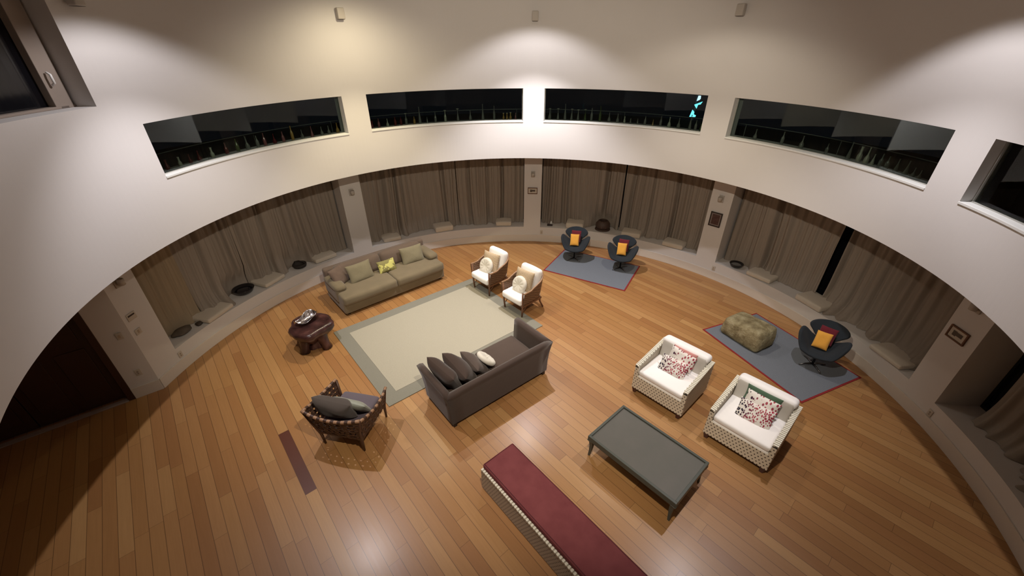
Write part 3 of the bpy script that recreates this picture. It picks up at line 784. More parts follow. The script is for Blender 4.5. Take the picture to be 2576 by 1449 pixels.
# ------------------------------------------------------------------ root stump table with silver dish
STM = MT('polished_root', (.09, .035, .025), .28); g = STM.noise(5, 5, .6, stretch=(1, 1, .5)); STM.col(STM.ramp(g, [(.3, (.018, .008, .008)), (.55, (.060, .024, .022)), (.75, (.15, .070, .058))])); STM.bump(g, .5, .02); STM = STM.m
t = thing('stump_table', 'polished dark root-wood stump table at the corner of the cream rug', 'side table', (-3.78, 6.17, 0), 0)
def blob(rs, z, n=40, ph=0):
    row = []
    for i in range(n):
        a = 2 * PI * i / n; k = 1 + .07 * math.sin(3 * a + ph) + .06 * math.sin(5 * a + 1.3 + ph) + .03 * math.sin(9 * a + ph); row.append((rs * k * math.cos(a), rs * k * math.sin(a), z))
    return row
m = M(); pr = [(.22, .20), (.27, .27), (.335, .33), (.375, .40), (.38, .46), (.36, .495), (.31, .508), (.10, .506), (.01, .505)]
m.grid([blob(r, z) for r, z in pr], closed=True); m.f.append(tuple(range(40))); m.uv.append(None); m.build('tabletop', STM, t)
m = M(); m.grid([blob(.17, .0, 40, 2), blob(.13, .12, 40, 2), blob(.17, .26, 40, 1), blob(.27, .40, 40, 0)], closed=True); m.build('shade_core', STM, t)  # core added to fill the dark shade between the legs
for k, (a, r) in enumerate(((245, .235), (340, .24), (120, .23))):
    c, s_ = math.cos(R(a)), math.sin(R(a)); m = M()
    m.tube([(c * r * 1.12, s_ * r * 1.12, 0), (c * r, s_ * r, .10), (c * r * .85, s_ * r * .85, .24), (c * r * .6, s_ * r * .6, .38)], [.095, .075, .10, .16], 12); m.build('leg', STM, t)
SIL = MT('polished_silver', (.62, .60, .64), .16, 1); SIL.bump(SIL.noise(8, 2), .3, .02); SIL = SIL.m
t = thing('silver_dish', 'twisted leaf-shaped silver dish on the root stump table', 'ornament', (-3.85, 6.22, .509), 40)
P = []
nj, ni = 20, 9
for j in range(nj + 1):
    u = -1 + 2 * j / nj; wd_ = .115 * (1 - u ** 4) ** .5 * (1 + .25 * math.sin(2.4 * u)) + .004; cx = .045 * math.sin(2.6 * u); row = []
    for i in range(ni + 1):
        v = -1 + 2 * i / ni; row.append((u * .215, cx + v * wd_, .012 + .085 * (v * v) * (1 + .5 * math.sin(2.6 * u + v)) + .03 * u * u))
    P.append(row)
m = M(); m.grid(P); m.build('dish_body', SIL, t, solid=.008, sub=1)
m = M(); m.tube([(x, y, z + .004) for x, y, z in [(-.20, .03, .05), (-.10, .0, .03), (0, .02, .028), (.10, .05, .035), (.19, .06, .06)]], [.006, .012, .014, .012, .006], 8); m.build('dish_ridge', SIL, t)

# ------------------------------------------------------------------ strap armchair
LT = MT('pale_strap', (.34, .20, .12), .5).m; DKS = MT('dark_strap', (.06, .030, .020), .5).m
S3 = (-2.36, 4.13, -12)
t = thing('strap_armchair', 'dark woven-strap armchair seen from behind at the rug corner', 'armchair', (S3[0], S3[1], 0), S3[2])
STF = wood('strap_frame', (.05, .022, .014), (.10, .05, .03), .4)
BW, TW = .30, .42                       # half widths at seat and top
for sx in (-1, 1):
    m = M(); m.tube([(sx * .31, -.29, 0), (sx * .32, -.30, .22), (sx * .36, -.34, .45), (sx * .43, -.37, .72)], [.016, .022, .020, .018], 8); m.build('leg', STF, t)
    m = M(); m.tube([(sx * .33, .34, 0), (sx * .35, .32, .25), (sx * .40, .36, .60)], [.016, .022, .020], 8); m.build('leg', STF, t)
m = M(); m.box(-.33, .33, -.30, .32, .22, .27); m.build('seat_frame', STF, t, smooth=False, bevel=.005)
def panel(p00, p10, p11, p01, nu, nv, name, curve=Vector((0, 0, 0))):
    """strap weave on a bilinear patch: vertical and horizontal straps passing over and under"""
    p00, p10, p11, p01 = map(Vector, (p00, p10, p11, p01))
    nrm = (p10 - p00).cross(p01 - p00).normalized()
    def S(u, v): return (p00 * (1 - u) + p10 * u) * (1 - v) + (p01 * (1 - u) + p11 * u) * v + curve * (4 * u * (1 - u)) * v
    m = M(); m2 = M()
    for i in range(nu):
        u0, u1 = (i + .14) / nu, (i + .86) / nu; mm = m
        rows = []
        for k in range(nv * 2 + 1):
            v = k / (nv * 2); off = nrm * (.006 * math.cos(PI * (k) + (PI if i % 2 else 0)))
            rows.append([tuple(S(u0, v) + off - nrm * .002), tuple(S(u1, v) + off - nrm * .002)])
        mm.grid(rows)
    for j in range(nv):
        v0, v1 = (j + .16) / nv, (j + .84) / nv; rows = []
        for k in range(nu * 2 + 1):
            u = k / (nu * 2); off = nrm * (.006 * math.cos(PI * k + (0 if j % 2 else PI)))
            rows.append([tuple(S(u, v0) + off + nrm * .002), tuple(S(u, v1) + off + nrm * .002)])
        m2.grid(rows)
    return m, m2, S
a, b, S = panel((-.33, -.31, .24), (.33, -.31, .24), (.43, -.37, .715), (-.43, -.37, .715), 9, 6, 'back', Vector((0, -.05, -.05)))
a.build('back_straps', wood('strap_brown', (.085, .042, .026), (.15, .08, .05), .5), t, smooth=False, solid=.004); b.build('back_cross_straps', DKS, t, smooth=False, solid=.004)
def wrapped_rail(name, S, n, rad):
    o = M().tube([tuple(S(i / n, 1) + Vector((0, 0, .012))) for i in range(n + 1)], rad, 8).build(name, LT, t)
    o.data.materials.append(DKS)
    for p in o.data.polygons: p.material_index = (p.index // 8) % 2 if p.index < 8 * n else 0
wrapped_rail('back_rail', S, 17, .024)
for sx in (-1, 1):
    a, b, S = panel((sx * .33, -.30, .24), (sx * .35, .33, .24), (sx * .41, .37, .60), (sx * .43, -.36, .70), 8, 5, 'side', Vector((sx * .03, 0, -.05)))
    a.build('side_straps', wood('strap_brown', (.085, .042, .026), (.15, .08, .05), .5), t, smooth=False, solid=.004); b.build('side_cross_straps', DKS, t, smooth=False, solid=.004)
    wrapped_rail('arm_rail', S, 13, .022)
PUR = fabric('mauve_grey_cloth', (.125, .105, .13), .9, .08, 6)
M().rbox(.60, .62, .15, .05, (0, .01, .02), mtx=T((.0, .045, .36))).build('seat_cushion', PUR, t)
pillow('plump charcoal-brown pillow at the back of the strap armchair', S3, (-.08, -.16, .655), (108, 4, 0), .58, .36, .23, fabric('charcoal_brown', (.085, .07, .062), .9, .1, 6), 11)
pillow('pale grey-green silky pillow tucked behind the charcoal one in the strap armchair', S3, (.10, -.04, .62), (122, 8, 0), .52, .36, .12, fabric('sage_silk', (.30, .32, .27), .5, .1, 6, 100, .1), 12)

# ------------------------------------------------------------------ swan chairs
NVY = fabric('charcoal_navy_wool', (.022, .028, .035), .9, .12, 10, 220, .3, .05)
CHR = MT('dark_steel', (.16, .16, .17), .35, 1).m
def interp(tab, x):
    for (a, va), (b, vb) in zip(tab, tab[1:]):
        if x <= b: k = (x - a) / (b - a); return tuple(p + (q - p) * (3 * k * k - 2 * k ** 3) for p, q in zip(va, vb)) if isinstance(va, tuple) else va + (vb - va) * k
    return tab[-1][1]
def swan():
    t = thing('swan_chair', 'x', 'armchair')
    # body: seat pan with curled wings
    m = M(); P = []
    nu, nv = 22, 34
    for j in range(nu + 1):
        f = j / nu                                   # front (0) to back (1)
        yy = .29 - .50 * f; row = []
        for i in range(nv + 1):
            s = -1 + 2 * i / nv; a = abs(s)
            half = .30 * (1 - (2 * f - .90) ** 4 * .45)
            x = s * half * (1 + .03 * a ** 3)
            wing = max(0, (a - .42) / .58)
            x += (1 if s > 0 else -1) * .055 * wing ** 1.5 * math.exp(-((f - .52) / .42) ** 4)
            hgt = .265 * math.exp(-((f - .52) / .40) ** 4)
            zz = .37 + .03 * (1 - f) * 0 + hgt * wing ** 1.35 - .03 * math.sin(PI * f) * (1 - a) + .03 * f - .05 * (1 - a * .5) * max(0, (.18 - f) / .18) ** 2
            y2 = yy - .02 * wing
            row.append((x, y2, zz))
        P.append(row)
    m.grid(P); m.build('seat_shell', NVY, t, solid=.055, sub=1)
    # back: separate shield widening upwards
    m = M(); P = []
    for j in range(23):
        h = 1 - (1 - j / 22) ** 1.5; hwid = interp([(0, .10), (.2, .13), (.4, .205), (.6, .28), (.72, .30), (.84, .275), (.93, .21), (.98, .12), (1.0, .03)], h)
        row = []
        for i in range(19):
            s = -1 + 2 * i / 18; x = s * hwid
            y = -.16 - .16 * h - .02 * h * h + .10 * (x / .33) ** 2
            z = .40 + .385 * h
            row.append((x, y, z))
        P.append(row)
    m.grid(P); m.build('backrest', NVY, t, solid=.05, sub=1)
    M().lathe([(.022, .03), (.022, .33), (.09, .345), (.09, .352)], 16).build('pedestal', CHR, t)
    m = M()
    for k in range(4):
        a = PI / 4 + k * PI / 2; m.tube([(0, 0, .035), (.13 * math.cos(a), .13 * math.sin(a), .03), (.235 * math.cos(a), .235 * math.sin(a), .012)], [.02, .014, .010], 8)
    m.build('star_base', CHR, t); return t
ORG = fabric('mustard_yellow_cloth', (.72, .36, .055), .85, .08, 8, 120, .4); RED = fabric('crimson_cloth', (.13, .012, .022), .85, .15, 8, 120, .4)
sw = [((1.66, 9.72, 166), 'dark swan chair on the left of the pair on the far grey rug'),
      ((2.76, 9.16, 160), 'dark swan chair on the right of the pair on the far grey rug'),
      ((5.37, 5.52, 134), 'lone dark swan chair beside the rock pouf')]
base = swan(); allsw = [base, copy_tree(base), copy_tree(base)]
wh = ('left far swan chair', 'right far swan chair', 'lone swan chair')
for o, (fr, lab), w_ in zip(allsw, sw, wh):
    o.location = (fr[0], fr[1], .012); o.rotation_euler = (0, 0, R(fr[2])); o['label'] = lab; o['group'] = 'dark swan chairs'
    pillow('mustard-yellow square pillow on the ' + w_, fr, (0.02, .02, .565), (114, 0, 4), .225, .30, .08, ORG, 13, group='mustard pillows on the swan chairs', pinch=.03)
    pillow('dark crimson pillow behind the yellow one on the ' + w_, fr, (0.0, -.075, .63), (110, 0, -3), .25, .30, .06, RED, 14, group='crimson pillows on the swan chairs', pinch=.03)

# ------------------------------------------------------------------ rock pouf
PM = MT('mossy_shag', (.3, .26, .14), .95, spec=.1); n1 = PM.noise(6, 4, .65); PM.col(PM.ramp(n1, [(.32, (.20, .16, .085)), (.52, (.36, .31, .18)), (.70, (.50, .45, .29))])); PM.bump(PM.noise(55, 4, .7) + n1 * 2, .9, .03); PM = PM.m
m = M().rbox(.76, .54, .40, .07, (.015, .02, .02), n=16, k=4)
rr = random.Random(4); v2 = []
for x, y, z in m.v:
    k = 1 + .02 * math.sin(8 * x + 3) * math.sin(7 * y + 1) + .012 * math.sin(23 * x + 13 * z) * math.sin(19 * y) + rr.uniform(-.008, .008)
    tp = 1.04 - .10 * max(0, z / .21) ; v2.append((x * k * tp, y * k * tp, z * (k if z > -.15 else 1) + (.02 * math.sin(5 * x) if z > 0 else 0)))
m.v = v2; o = m.build('rock_pouf', PM, sub=1); put(o, (4.555, 6.28, .212), (0, 0, -62))
tag(o, 'boulder-like mossy beige shaggy pouf on the near grey rug', 'pouf')

# ------------------------------------------------------------------ white woven armchairs
def weave_dots(name, ax, s=.048, c=(.68, .62, .50)):
    m = MT(name, c, .6); co = m.sep(m.coord()); h = co[ax]; z = co[2] + .013
    row = (z / s).floor(); hx = h / s + row * .5
    d = ((hx.fract() - .5).abs().lt(.165)) * (((z / s).fract() - .5).abs().lt(.18))
    st = ((h * 130).sin() * .12)
    m.col(m.mix(d, c, (.045, .032, .028))); m.bump(st - d * 1.2, .5, .008); return m.m
def weave_waves(name, ax, c=(.62, .56, .45)):
    m = MT(name, c, .6); co = m.sep(m.coord()); h = co[ax]; z = co[2]
    wvs = ((h * 155).sin() * .5 + .5); fine = ((z * 95 + ((h * 77.5).floor().mod(2)) * PI).sin() * .5 + .5)
    v = wvs * .65 + fine * .35
    m.col(m.mix(v, (.26, .20, .14), c)); m.bump(v, .6, .008); return m.m
WX = weave_dots('white_weave_front', 0, c=(.76, .71, .60)); WY = weave_waves('white_weave_side', 1); WYI = weave_waves('white_weave_inner', 1, (.70, .66, .57))
RIM = paint('white_strap_wrap', (.80, .78, .68), .5); LEGD = wood('dark_leg', (.05, .015, .010), (.09, .03, .02), .35)
ROLL = fabric('white_canvas', (.95, .95, .96), .85, .02, 5, 200, .1); SHADC = fabric('shaded_white_canvas', (.60, .58, .54), .9, .05, 7, 200, .2)  # the grey canvas is white cloth with shade put into its colour
def woven_chair():
    t = thing('woven_armchair', 'x', 'armchair')
    w, d = .435, .42; z0 = .10; ft, bt = .56, .67                       # arm heights front / back
    m = M(); m.box(-w, w, d - .035, d, z0, .36); 
    for sx in (-1, 1): m.hexa([(sx * w, d - .035, .36), (sx * (w - .06), d - .035, .36), (sx * (w - .06), d, .36), (sx * w, d, .36)], [(sx * w, d - .035, ft), (sx * (w - .06), d - .035, ft), (sx * (w - .06), d, ft), (sx * w, d, ft)])
    m.build('front_panel', WX, t, smooth=False)
    m = M(); m.box(-w, w, -d, -d + .035, z0, bt); m.build('back_panel', WX, t, smooth=False)
    for sx in (-1, 1):
        m = M()
        for (xa, xb) in ((w - .018, w), (w - .06, w - .042)):
            m.hexa([(sx * xa, -d + .035, z0), (sx * xb, -d + .035, z0), (sx * xb, d - .035, z0), (sx * xa, d - .035, z0)], [(sx * xa, -d + .035, bt), (sx * xb, -d + .035, bt), (sx * xb, d - .035, ft), (sx * xa, d - .035, ft)])
        m.build('side_panel', WY, t, smooth=False)
        m = M(); n = 26                                                    # wrapped strap ends along the arm top
        for i in range(n):
            f0, f1 = (i + .16) / n, (i + .84) / n; y0, y1 = -d + 2 * d * f0, -d + 2 * d * f1
            za, zb = bt + (ft - bt) * f0, bt + (ft - bt) * f1; k = .008 if i % 2 else -.004
            m.hexa([(sx * (w + .006), y0, za - .015), (sx * (w - .064), y0 + .008, za - .015), (sx * (w - .064), y1 + .008, zb - .015), (sx * (w + .006), y1, zb - .015)],
                   [(sx * (w + .006), y0, za + .016), (sx * (w - .064 + k), y0 + .008, za + .016), (sx * (w - .064 + k), y1 + .008, zb + .016), (sx * (w + .006), y1, zb + .016)])
        m.build('strap_wrapped_edge', RIM, t, smooth=False, bevel=.005)
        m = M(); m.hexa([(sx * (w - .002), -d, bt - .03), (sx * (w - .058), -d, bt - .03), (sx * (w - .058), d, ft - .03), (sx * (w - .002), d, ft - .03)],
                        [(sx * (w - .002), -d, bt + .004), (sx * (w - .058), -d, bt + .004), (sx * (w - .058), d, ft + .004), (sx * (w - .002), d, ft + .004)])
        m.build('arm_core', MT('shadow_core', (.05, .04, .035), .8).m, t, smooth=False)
        for y in (-d + .04, d - .04): M().hexa([(sx * (w - .075), y - .025, 0), (sx * (w - .03), y - .025, 0), (sx * (w - .03), y + .025, 0), (sx * (w - .075), y + .025, 0)], [(sx * (w - .085), y - .035, z0), (sx * (w - .01), y - .035, z0), (sx * (w - .01), y + .035, z0), (sx * (w - .085), y + .035, z0)]).build('leg', LEGD, t, smooth=False)
    M().box(-w + .06, w - .06, -d + .035, d - .035, .20, .30).build('seat_deck', SHADC, t, smooth=False)
    M().rbox(.745, .76, .085, .035, (0, 0, .004), mtx=T((0, .035, .343))).build('lower_seat_cushion', WHC, t)
    M().rbox(.745, .74, .10, .04, (0, .004, .015), mtx=T((0, .045, .432)), wav=.003).build('seat_cushion', ROLL, t)
    M().rbox(.74, .15, .36, .04, (0, .01, 0), mtx=T((0, -.285, .60)) @ Matrix.Rotation(R(9), 4, 'X')).build('back_cushion', SHADC, t)
    M().rbox(.78, .20, .13, .06, (.0, .004, .006), mtx=T((0, -.335, .735)) @ Matrix.Rotation(R(10), 4, 'X')).build('headrest_roll', ROLL, t)
    return t
WA = (2.575, 4.885, 132.5); WB = (3.385, 3.965, 132.5)
w1 = woven_chair(); w2 = copy_tree(w1)
for o, fr, lab in ((w1, WA, 'white woven armchair farther from the camera, with the pink cushion'), (w2, WB, 'white woven armchair nearest the right foreground, with the green cushion')):
    o.location = (fr[0], fr[1], 0); o.rotation_euler = (0, 0, R(fr[2])); o['label'] = lab; o['group'] = 'pair of white woven armchairs'
def petal_mat(name, dense):
    m = MT(name, (.8, .78, .74), .85); t = m.t
    vo = t.nodes.new('ShaderNodeTexVoronoi'); vo.inputs['Scale'].default_value = 36 if dense else 21; vo.inputs['Randomness'].default_value = .75
    mp = t.nodes.new('ShaderNodeMapping'); mp.inputs['Scale'].default_value = (1.25, .8, 0)
    nz = t.nodes.new('ShaderNodeTexNoise'); nz.inputs['Scale'].default_value = 5
    t.links.new(m.coord(), mp.inputs[0]); t.links.new(mp.outputs[0], vo.inputs['Vector'])
    d = N(t, vo.outputs['Distance']); dot = d.lt(.47 if dense else .38)
    c = m.ramp(N(t, m.sep(m.coord())[0].s) * 2.2 + .5 + (m.noise(7, 2) - .5) * .9, [(.20, (.34, .035, .07)), (.50, (.42, .09, .12)), (.72, (.10, .02, .05)), (.9, (.02, .015, .035))])
    m.col(m.mix(dot, (.80, .77, .73), c)); m.bump(m.noise(220, 2), .2, .004); return m.m
PD = petal_mat('petal_print', True); PS = petal_mat('berry_print', False)
PINK = fabric('pink_lining', (.62, .30, .28), .9, .05); GRN = fabric('bottle_green_cloth', (.085, .15, .095), .9, .1)
pillow('rectangular pillow with dense red and black petal print in the farther white armchair', WA, (.0, .04, .575), (124, 0, 4), .44, .28, .13, PD, 15)
pillow('white pillow with sparse dark berry print at the back of the farther white armchair', WA, (-.03, -.13, .66), (112, 0, -8), .44, .27, .10, PS, 16)
pillow('soft pink pillow against the backrest of the farther white armchair', WA, (-.03, -.20, .665), (102, 0, 0), .40, .26, .05, PINK, 17)
pillow('rectangular pillow with dense red and black petal print in the nearest white armchair', WB, (-.02, .06, .575), (126, 0, 4), .46, .28, .13, PD, 18)
pillow('white pillow with sparse dark berry print at the back of the nearest white armchair', WB, (-.02, -.11, .63), (114, 0, -2), .44, .26, .11, PS, 19)
pillow('bottle-green pillow against the backrest of the nearest white armchair', WB, (0, -.20, .645), (100, 0, 0), .46, .28, .06, GRN, 20)

# ------------------------------------------------------------------ coffee table
CT = paint('grey_green_lacquer', (.075, .085, .075), .4, .05); CTT = MT('grey_table_panel', (.135, .135, .125), .55); CTT.col(CTT.mix(CTT.noise(4, 3), (.088, .092, .080), (.122, .115, .105))); CTT.bump(CTT.noise(180, 2), .15, .003); CTT = CTT.m
S4 = (1.765, 3.485, -48.2); L2, W2, H = .65, .41, .40
t = thing('coffee_table', 'low grey-green rectangular coffee table with tray edge and curved legs', 'coffee table', (S4[0], S4[1], 0), S4[2])
M().box(-L2 + .03, L2 - .03, -W2 + .03, W2 - .03, H - .05, H - .022).build('tabletop', CTT, t, smooth=False)
m = M(); e = .035
m.box(-L2, L2, W2 - e, W2, H - .085, H); m.box(-L2, L2, -W2, -W2 + e, H - .085, H); m.box(-L2, -L2 + e, -W2 + e, W2 - e, H - .085, H); m.box(L2 - e, L2, -W2 + e, W2 - e, H - .085, H)
m.build('rim', CT, t, smooth=False, bevel=.004)
for sx in (-1, 1):
    for sy in (-1, 1):
        m = M(); prof = [(0, -.012, .014), (.10, -.022, .018), (.20, -.026, .023), (.28, -.022, .028), (.325, -.008, .036)]
        P = []
        for z, o_, r in prof:
            cx, cy = sx * (L2 - .022 + o_), sy * (W2 - .022 + o_)
            P.append([(cx - r, cy - r, z), (cx + r, cy - r, z), (cx + r, cy + r, z), (cx - r, cy + r, z)])
        m.grid(P, closed=True); o_ = len(m.v) - 20; m.f += [(o_ + 3, o_ + 2, o_ + 1, o_), (o_ + 16, o_ + 17, o_ + 18, o_ + 19)]; m.uv += [None, None]
        m.build('leg', CT, t, smooth=False, bevel=.004)

# ------------------------------------------------------------------ long woven bench with red cushion
RC = MT('maroon_suede', (.17, .035, .045), .85, spec=.2); n1 = RC.noise(5, 3); RC.col(RC.mix(n1, (.145, .036, .042), (.255, .075, .082))); RC.bump(RC.noise(160, 2), .15, .004); RC = RC.m
S5 = (.93, 2.26, -49.5); BL, BWd = 2.62, .53
# far end corners: (-0.40, 3.20) and (0.0, 3.54)
a = R(S5[2]); S5 = (-.20 + math.cos(a) * BL / 2, 3.375 + math.sin(a) * BL / 2, S5[2])
t = thing('bench', 'long white woven bench with maroon cushion in the foreground', 'bench', (S5[0], S5[1], 0), S5[2])
WBN = weave_dots('bench_weave', 0, .040, (.50, .45, .38)); WBE = weave_dots('bench_weave_end', 1, .040, (.50, .45, .38))
m = M(); m.box(-BL / 2, BL / 2, -BWd / 2, -BWd / 2 + .03, .02, .385); m.box(-BL / 2, BL / 2, BWd / 2 - .03, BWd / 2, .02, .385); m.build('side_panel', WBN, t, smooth=False)
m = M(); m.box(-BL / 2, -BL / 2 + .03, -BWd / 2 + .03, BWd / 2 - .03, .02, .385); m.box(BL / 2 - .03, BL / 2, -BWd / 2 + .03, BWd / 2 - .03, .02, .385); m.build('end_panel', WBE, t, smooth=False)
n = 66
for sy in (-1, 1):
    m = M()
    for i in range(n):
        x0 = -BL / 2 + BL * (i + .14) / n; x1 = -BL / 2 + BL * (i + .80) / n; ya, yb = sy * (BWd / 2 + .007), sy * (BWd / 2 - .035)
        m.box(x0, x1, min(ya, yb), max(ya, yb), .372, .402)
    m.build('strap_wrapped_edge', RIM, t, smooth=False, bevel=.004)
m = M(); m.box(-BL / 2 + .03, BL / 2 - .03, -BWd / 2 + .03, BWd / 2 - .03, .30, .385); m.build('seat_deck', MT('shadow_deck', (.05, .04, .035), .8).m, t, smooth=False)
for sx in (-1, 1):
    for sy in (-1, 1): M().box(sx * (BL / 2 - .05) - .02, sx * (BL / 2 - .05) + .02, sy * (BWd / 2 - .05) - .02, sy * (BWd / 2 - .05) + .02, 0, .03).build('leg', LEGD, t, smooth=False)
cu = M().rbox(BL - .01, BWd - .035, .085, .022, (0, 0, .008), n=16, k=3, mtx=T((0, .008, .432)), wav=.0015).build('seat_cushion', RC, t)
m = M(); hx, hy = BL / 2 - .025, (BWd - .035) / 2 - .018
for zz, off in ((.474, .0),): m.tube([(-hx, -hy + .008, zz), (hx, -hy + .008, zz), (hx, hy + .008, zz), (-hx, hy + .008, zz), (-hx, -hy + .008, zz)], .005, 6)
m.build('piping', MT('dark_maroon_piping', (.10, .018, .024), .8).m, cu)

# ------------------------------------------------------------------ bottles behind the drum windows
def bottle_glass(name, c, rough=.15, a=.75):
    m = MT(name, tuple(min(.9, v * .95) for v in c), rough, spec=.6); m.b.inputs['Alpha'].default_value = a; return m.m
BG = {'clear': bottle_glass('clear_bottle_glass', (.22, .22, .20)), 'green': bottle_glass('green_bottle_glass', (.09, .13, .04)), 'wine': bottle_glass('wine_bottle_glass', (.16, .015, .02)),
      'amber': bottle_glass('amber_bottle_glass', (.42, .24, .06), a=.8), 'white': bottle_glass('milky_bottle_glass', (.45, .45, .36), .3, .9), 'pink': bottle_glass('rose_bottle_glass', (.30, .10, .11), a=.8)}
CORK = paint('pale_stopper', (.50, .50, .38), .6)
SH = {'wine': [(.30, 0), (.34, .03), (.34, .52), (.12, .70), (.10, .95), (.13, .96), (.13, 1)], 'flask': [(.38, 0), (.46, .10), (.40, .34), (.14, .55), (.09, .92), (.13, .94), (.13, 1)],
      'cone': [(.42, 0), (.40, .06), (.22, .45), (.11, .70), (.09, .95), (.14, .97), (.14, 1)], 'jug': [(.30, 0), (.42, .18), (.40, .42), (.20, .58), (.20, .90), (.28, 1)]}
MESHC = {}
ordn = ['first', 'second', 'third', 'fourth', 'fifth', 'sixth', 'seventh', 'eighth', 'ninth', 'tenth', 'eleventh', 'twelfth', 'thirteenth', 'fourteenth', 'fifteenth', 'sixteenth', 'seventeenth', 'eighteenth', 'nineteenth', 'twentieth', 'twenty-first']
colw = {'clear': 'clear', 'green': 'green', 'wine': 'dark red', 'amber': 'amber', 'white': 'milky white', 'pink': 'rose'}
def bottle(th, h, shape, g, stop, label, grp):
    key = (shape, g)
    if key not in MESHC:
        t0 = M().lathe([(r * .46, z) for r, z in SH[shape]], 14); me = bpy.data.meshes.new('bottle'); me.from_pydata(t0.v, [], t0.f); me.update(); me.materials.append(BG[g])
        for p in me.polygons: p.use_smooth = True
        MESHC[key] = me
    o = bpy.data.objects.new('bottle', MESHC[key]); C.objects.link(o); o.location = pol(th, 5.0, ZB + .001)
    kx = min(1.0, max(.55, .17 / h)); o.scale = (h * kx, h * kx, h); tag(o, label, 'bottle', grp)
    if stop:
        if 'stop' not in MESHC:
            t0 = M().lathe([(.05, -.05), (.05, .0), (.16, .03), (.17, .08), (.10, .13)], 12); me = bpy.data.meshes.new('stopper'); me.from_pydata(t0.v, [], t0.f); me.materials.append(CORK); MESHC['stop'] = me
        s = bpy.data.objects.new('stopper', MESHC['stop']); C.objects.link(s); s.parent = o; s.location = (0, 0, 1.0); s.scale = (1 / 1, 1 / 1, .55)
rows = {
 'far left drum window': [(-80.0, .14, 'jug', 'wine', 0), (-77.7, .13, 'jug', 'white', 0), (-75.8, .13, 'flask', 'wine', 0), (-74.1, .15, 'flask', 'wine', 0), (-71.6, .15, 'jug', 'white', 0), (-68.8, .17, 'wine', 'wine', 0),
    (-66.6, .19, 'wine', 'green', 0), (-64.6, .20, 'flask', 'clear', 0), (-62.5, .18, 'wine', 'clear', 0), (-61.0, .20, 'wine', 'pink', 0), (-59.0, .16, 'flask', 'wine', 0), (-57.1, .17, 'wine', 'pink', 0), (-55.1, .24, 'wine', 'amber', 0),
    (-53.0, .15, 'flask', 'clear', 0), (-50.8, .18, 'cone', 'pink', 0), (-48.6, .15, 'flask', 'clear', 0), (-47.0, .15, 'flask', 'clear', 0), (-45.0, .18, 'flask', 'amber', 0)],
 'drum window left of centre': [(-36.8, .14, 'jug', 'wine', 0), (-35.2, .17, 'wine', 'pink', 0), (-33.1, .15, 'flask', 'white', 0), (-31.2, .17, 'wine', 'wine', 0), (-29.8, .17, 'wine', 'wine', 0), (-28.5, .21, 'wine', 'clear', 1), (-26.5, .15, 'wine', 'amber', 0),
    (-25.1, .33, 'cone', 'clear', 0), (-23.3, .12, 'cone', 'clear', 0), (-21.2, .21, 'wine', 'clear', 0), (-18.7, .22, 'wine', 'white', 1), (-15.5, .24, 'cone', 'clear', 1), (-12.3, .22, 'flask', 'clear', 0), (-9.1, .33, 'cone', 'clear', 0), (-6.2, .29, 'wine', 'clear', 0),
    (-3.8, .13, 'jug', 'amber', 1), (-2.9, .13, 'jug', 'amber', 1), (-2.0, .14, 'jug', 'amber', 1), (-.7, .14, 'cone', 'pink', 0)],
 'drum window right of centre': [(8.1, .22, 'flask', 'clear', 1), (10.2, .22, 'cone', 'clear', 1), (12.0, .33, 'cone', 'clear', 0), (13.7, .22, 'cone', 'clear', 1), (15.3, .21, 'cone', 'clear', 1), (17.1, .22, 'cone', 'green', 1), (18.7, .26, 'wine', 'clear', 0), (20.8, .30, 'wine', 'green', 0),
    (23.1, .19, 'flask', 'clear', 0), (25.2, .18, 'flask', 'clear', 0), (26.9, .13, 'jug', 'white', 0), (28.4, .10, 'jug', 'clear', 0), (30.1, .11, 'wine', 'clear', 0), (31.9, .17, 'wine', 'clear', 0), (33.8, .11, 'cone', 'amber', 0), (35.6, .19, 'wine', 'clear', 0),
    (37.6, .19, 'flask', 'white', 0), (39.8, .19, 'flask', 'clear', 0), (42.4, .27, 'cone', 'clear', 0), (43.7, .19, 'wine', 'clear', 0), (44.9, .13, 'jug', 'green', 0)],
 'wide drum window on the right': [(56.7, .17, 'flask', 'clear', 0), (62.2, .20, 'wine', 'clear', 0), (66.0, .19, 'flask', 'clear', 0), (70.8, .15, 'wine', 'clear', 0), (74.8, .24, 'cone', 'clear', 0), (76.6, .21, 'jug', 'white', 0), (77.9, .22, 'flask', 'white', 0), (79.0, .15, 'cone', 'white', 0),
    (80.3, .18, 'wine', 'clear', 0), (81.4, .17, 'wine', 'clear', 0), (83.0, .17, 'cone', 'clear', 0), (84.6, .18, 'cone', 'clear', 0), (85.8, .12, 'flask', 'clear', 0), (86.8, .11, 'flask', 'clear', 0)],
 'drum window at the right picture edge': [(99.5, .15, 'flask', 'clear', 0), (101.5, .17, 'wine', 'clear', 0)]}
for where, lst in rows.items():
    for k, (th, h, sh, g, st) in enumerate(lst):
        bottle(th, h, sh, g, st, '%s glass bottle, %s from the left behind the %s' % (colw[g], ordn[k], where), 'bottles behind the ' + where)
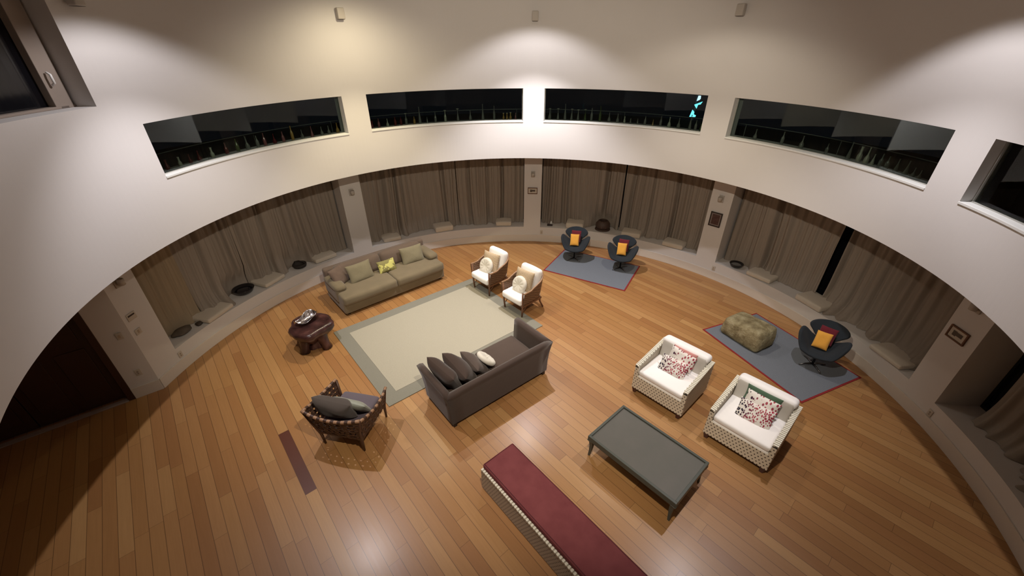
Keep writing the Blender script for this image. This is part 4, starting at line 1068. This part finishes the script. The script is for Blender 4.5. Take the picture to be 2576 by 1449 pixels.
# thin guard rail outside the bottles
for a, b, w_ in [(x[0], x[1], y) for x, y in zip(WINS, rows)]:
    t = thing('guard_rail', 'thin grey rail behind the bottles, outside the ' + w_, 'railing', pol((a + b) / 2, 5.16, 3.3), 0)
    o = t.location.copy()
    M().tube([tuple(pol(a + (b - a) * i / 24, 5.16, 3.675) - o) for i in range(25)], .007, 6).build('rail', MT('rail_grey', (.11, .12, .115), .4, .3).m, t)
    for k in (0.04, .5, .96): M().tube([tuple(pol(a + (b - a) * k, 5.16, 3.302) - o), tuple(pol(a + (b - a) * k, 5.16, 3.675) - o)], .007, 6).build('post', MT('rail_grey', (.11, .12, .115), .4, .3).m, t)
# lit sign outside
EM = MT('cyan_sign_light', (.1, .5, .6), .5); EM.b.inputs['Emission Color'].default_value = (.16, .72, .85, 1); EM.b.inputs['Emission Strength'].default_value = 1.6; EM = EM.m
EW = MT('pale_sign_light', (.3, .5, .7), .5); EW.b.inputs['Emission Color'].default_value = (.55, .80, 1, 1); EW.b.inputs['Emission Strength'].default_value = 1.5; EW = EW.m
D = 13.0; th0 = math.atan2(3.46, 8.31)
t = thing('lit_sign', 'glowing cyan sign fragments outside the window right of centre', 'sign', (D * math.sin(th0), D * math.cos(th0), 0), -math.degrees(th0))
k = D / 9
def spx(u, v): return ((u - 1749.5) * .00885 * k, 5 + (v - 241) * -.0069 * k + (4.112 - 5) * k)
def shard(pts, mat, nm):
    q = [spx(*p) for p in pts]; n = len(q); m = M()
    m.add([(x, 0, z) for x, z in q] + [(x, .05, z) for x, z in q], [tuple(range(n)), tuple(range(n, 2 * n))[::-1]] + [(i, (i + 1) % n, (i + 1) % n + n, i + n) for i in range(n)]); return m.build(nm, mat, t, smooth=False)
shard([(1751.5, 241), (1756.5, 241), (1757, 248), (1755, 251), (1750, 254)], EW, 'upper_stroke')
shard([(1762, 255), (1747, 263.5), (1753, 273), (1754.5, 263), (1759, 262)], EM, 'middle_stroke')
shard([(1745.5, 276), (1750, 282), (1750, 288), (1754.5, 290), (1754, 294), (1742, 294)], EM, 'lower_stroke')
M().box(-.02, .02, .05, .09, 0.0, 3.95).build('pole', MT('sign_pole', (.03, .03, .03), .6).m, t, smooth=False)
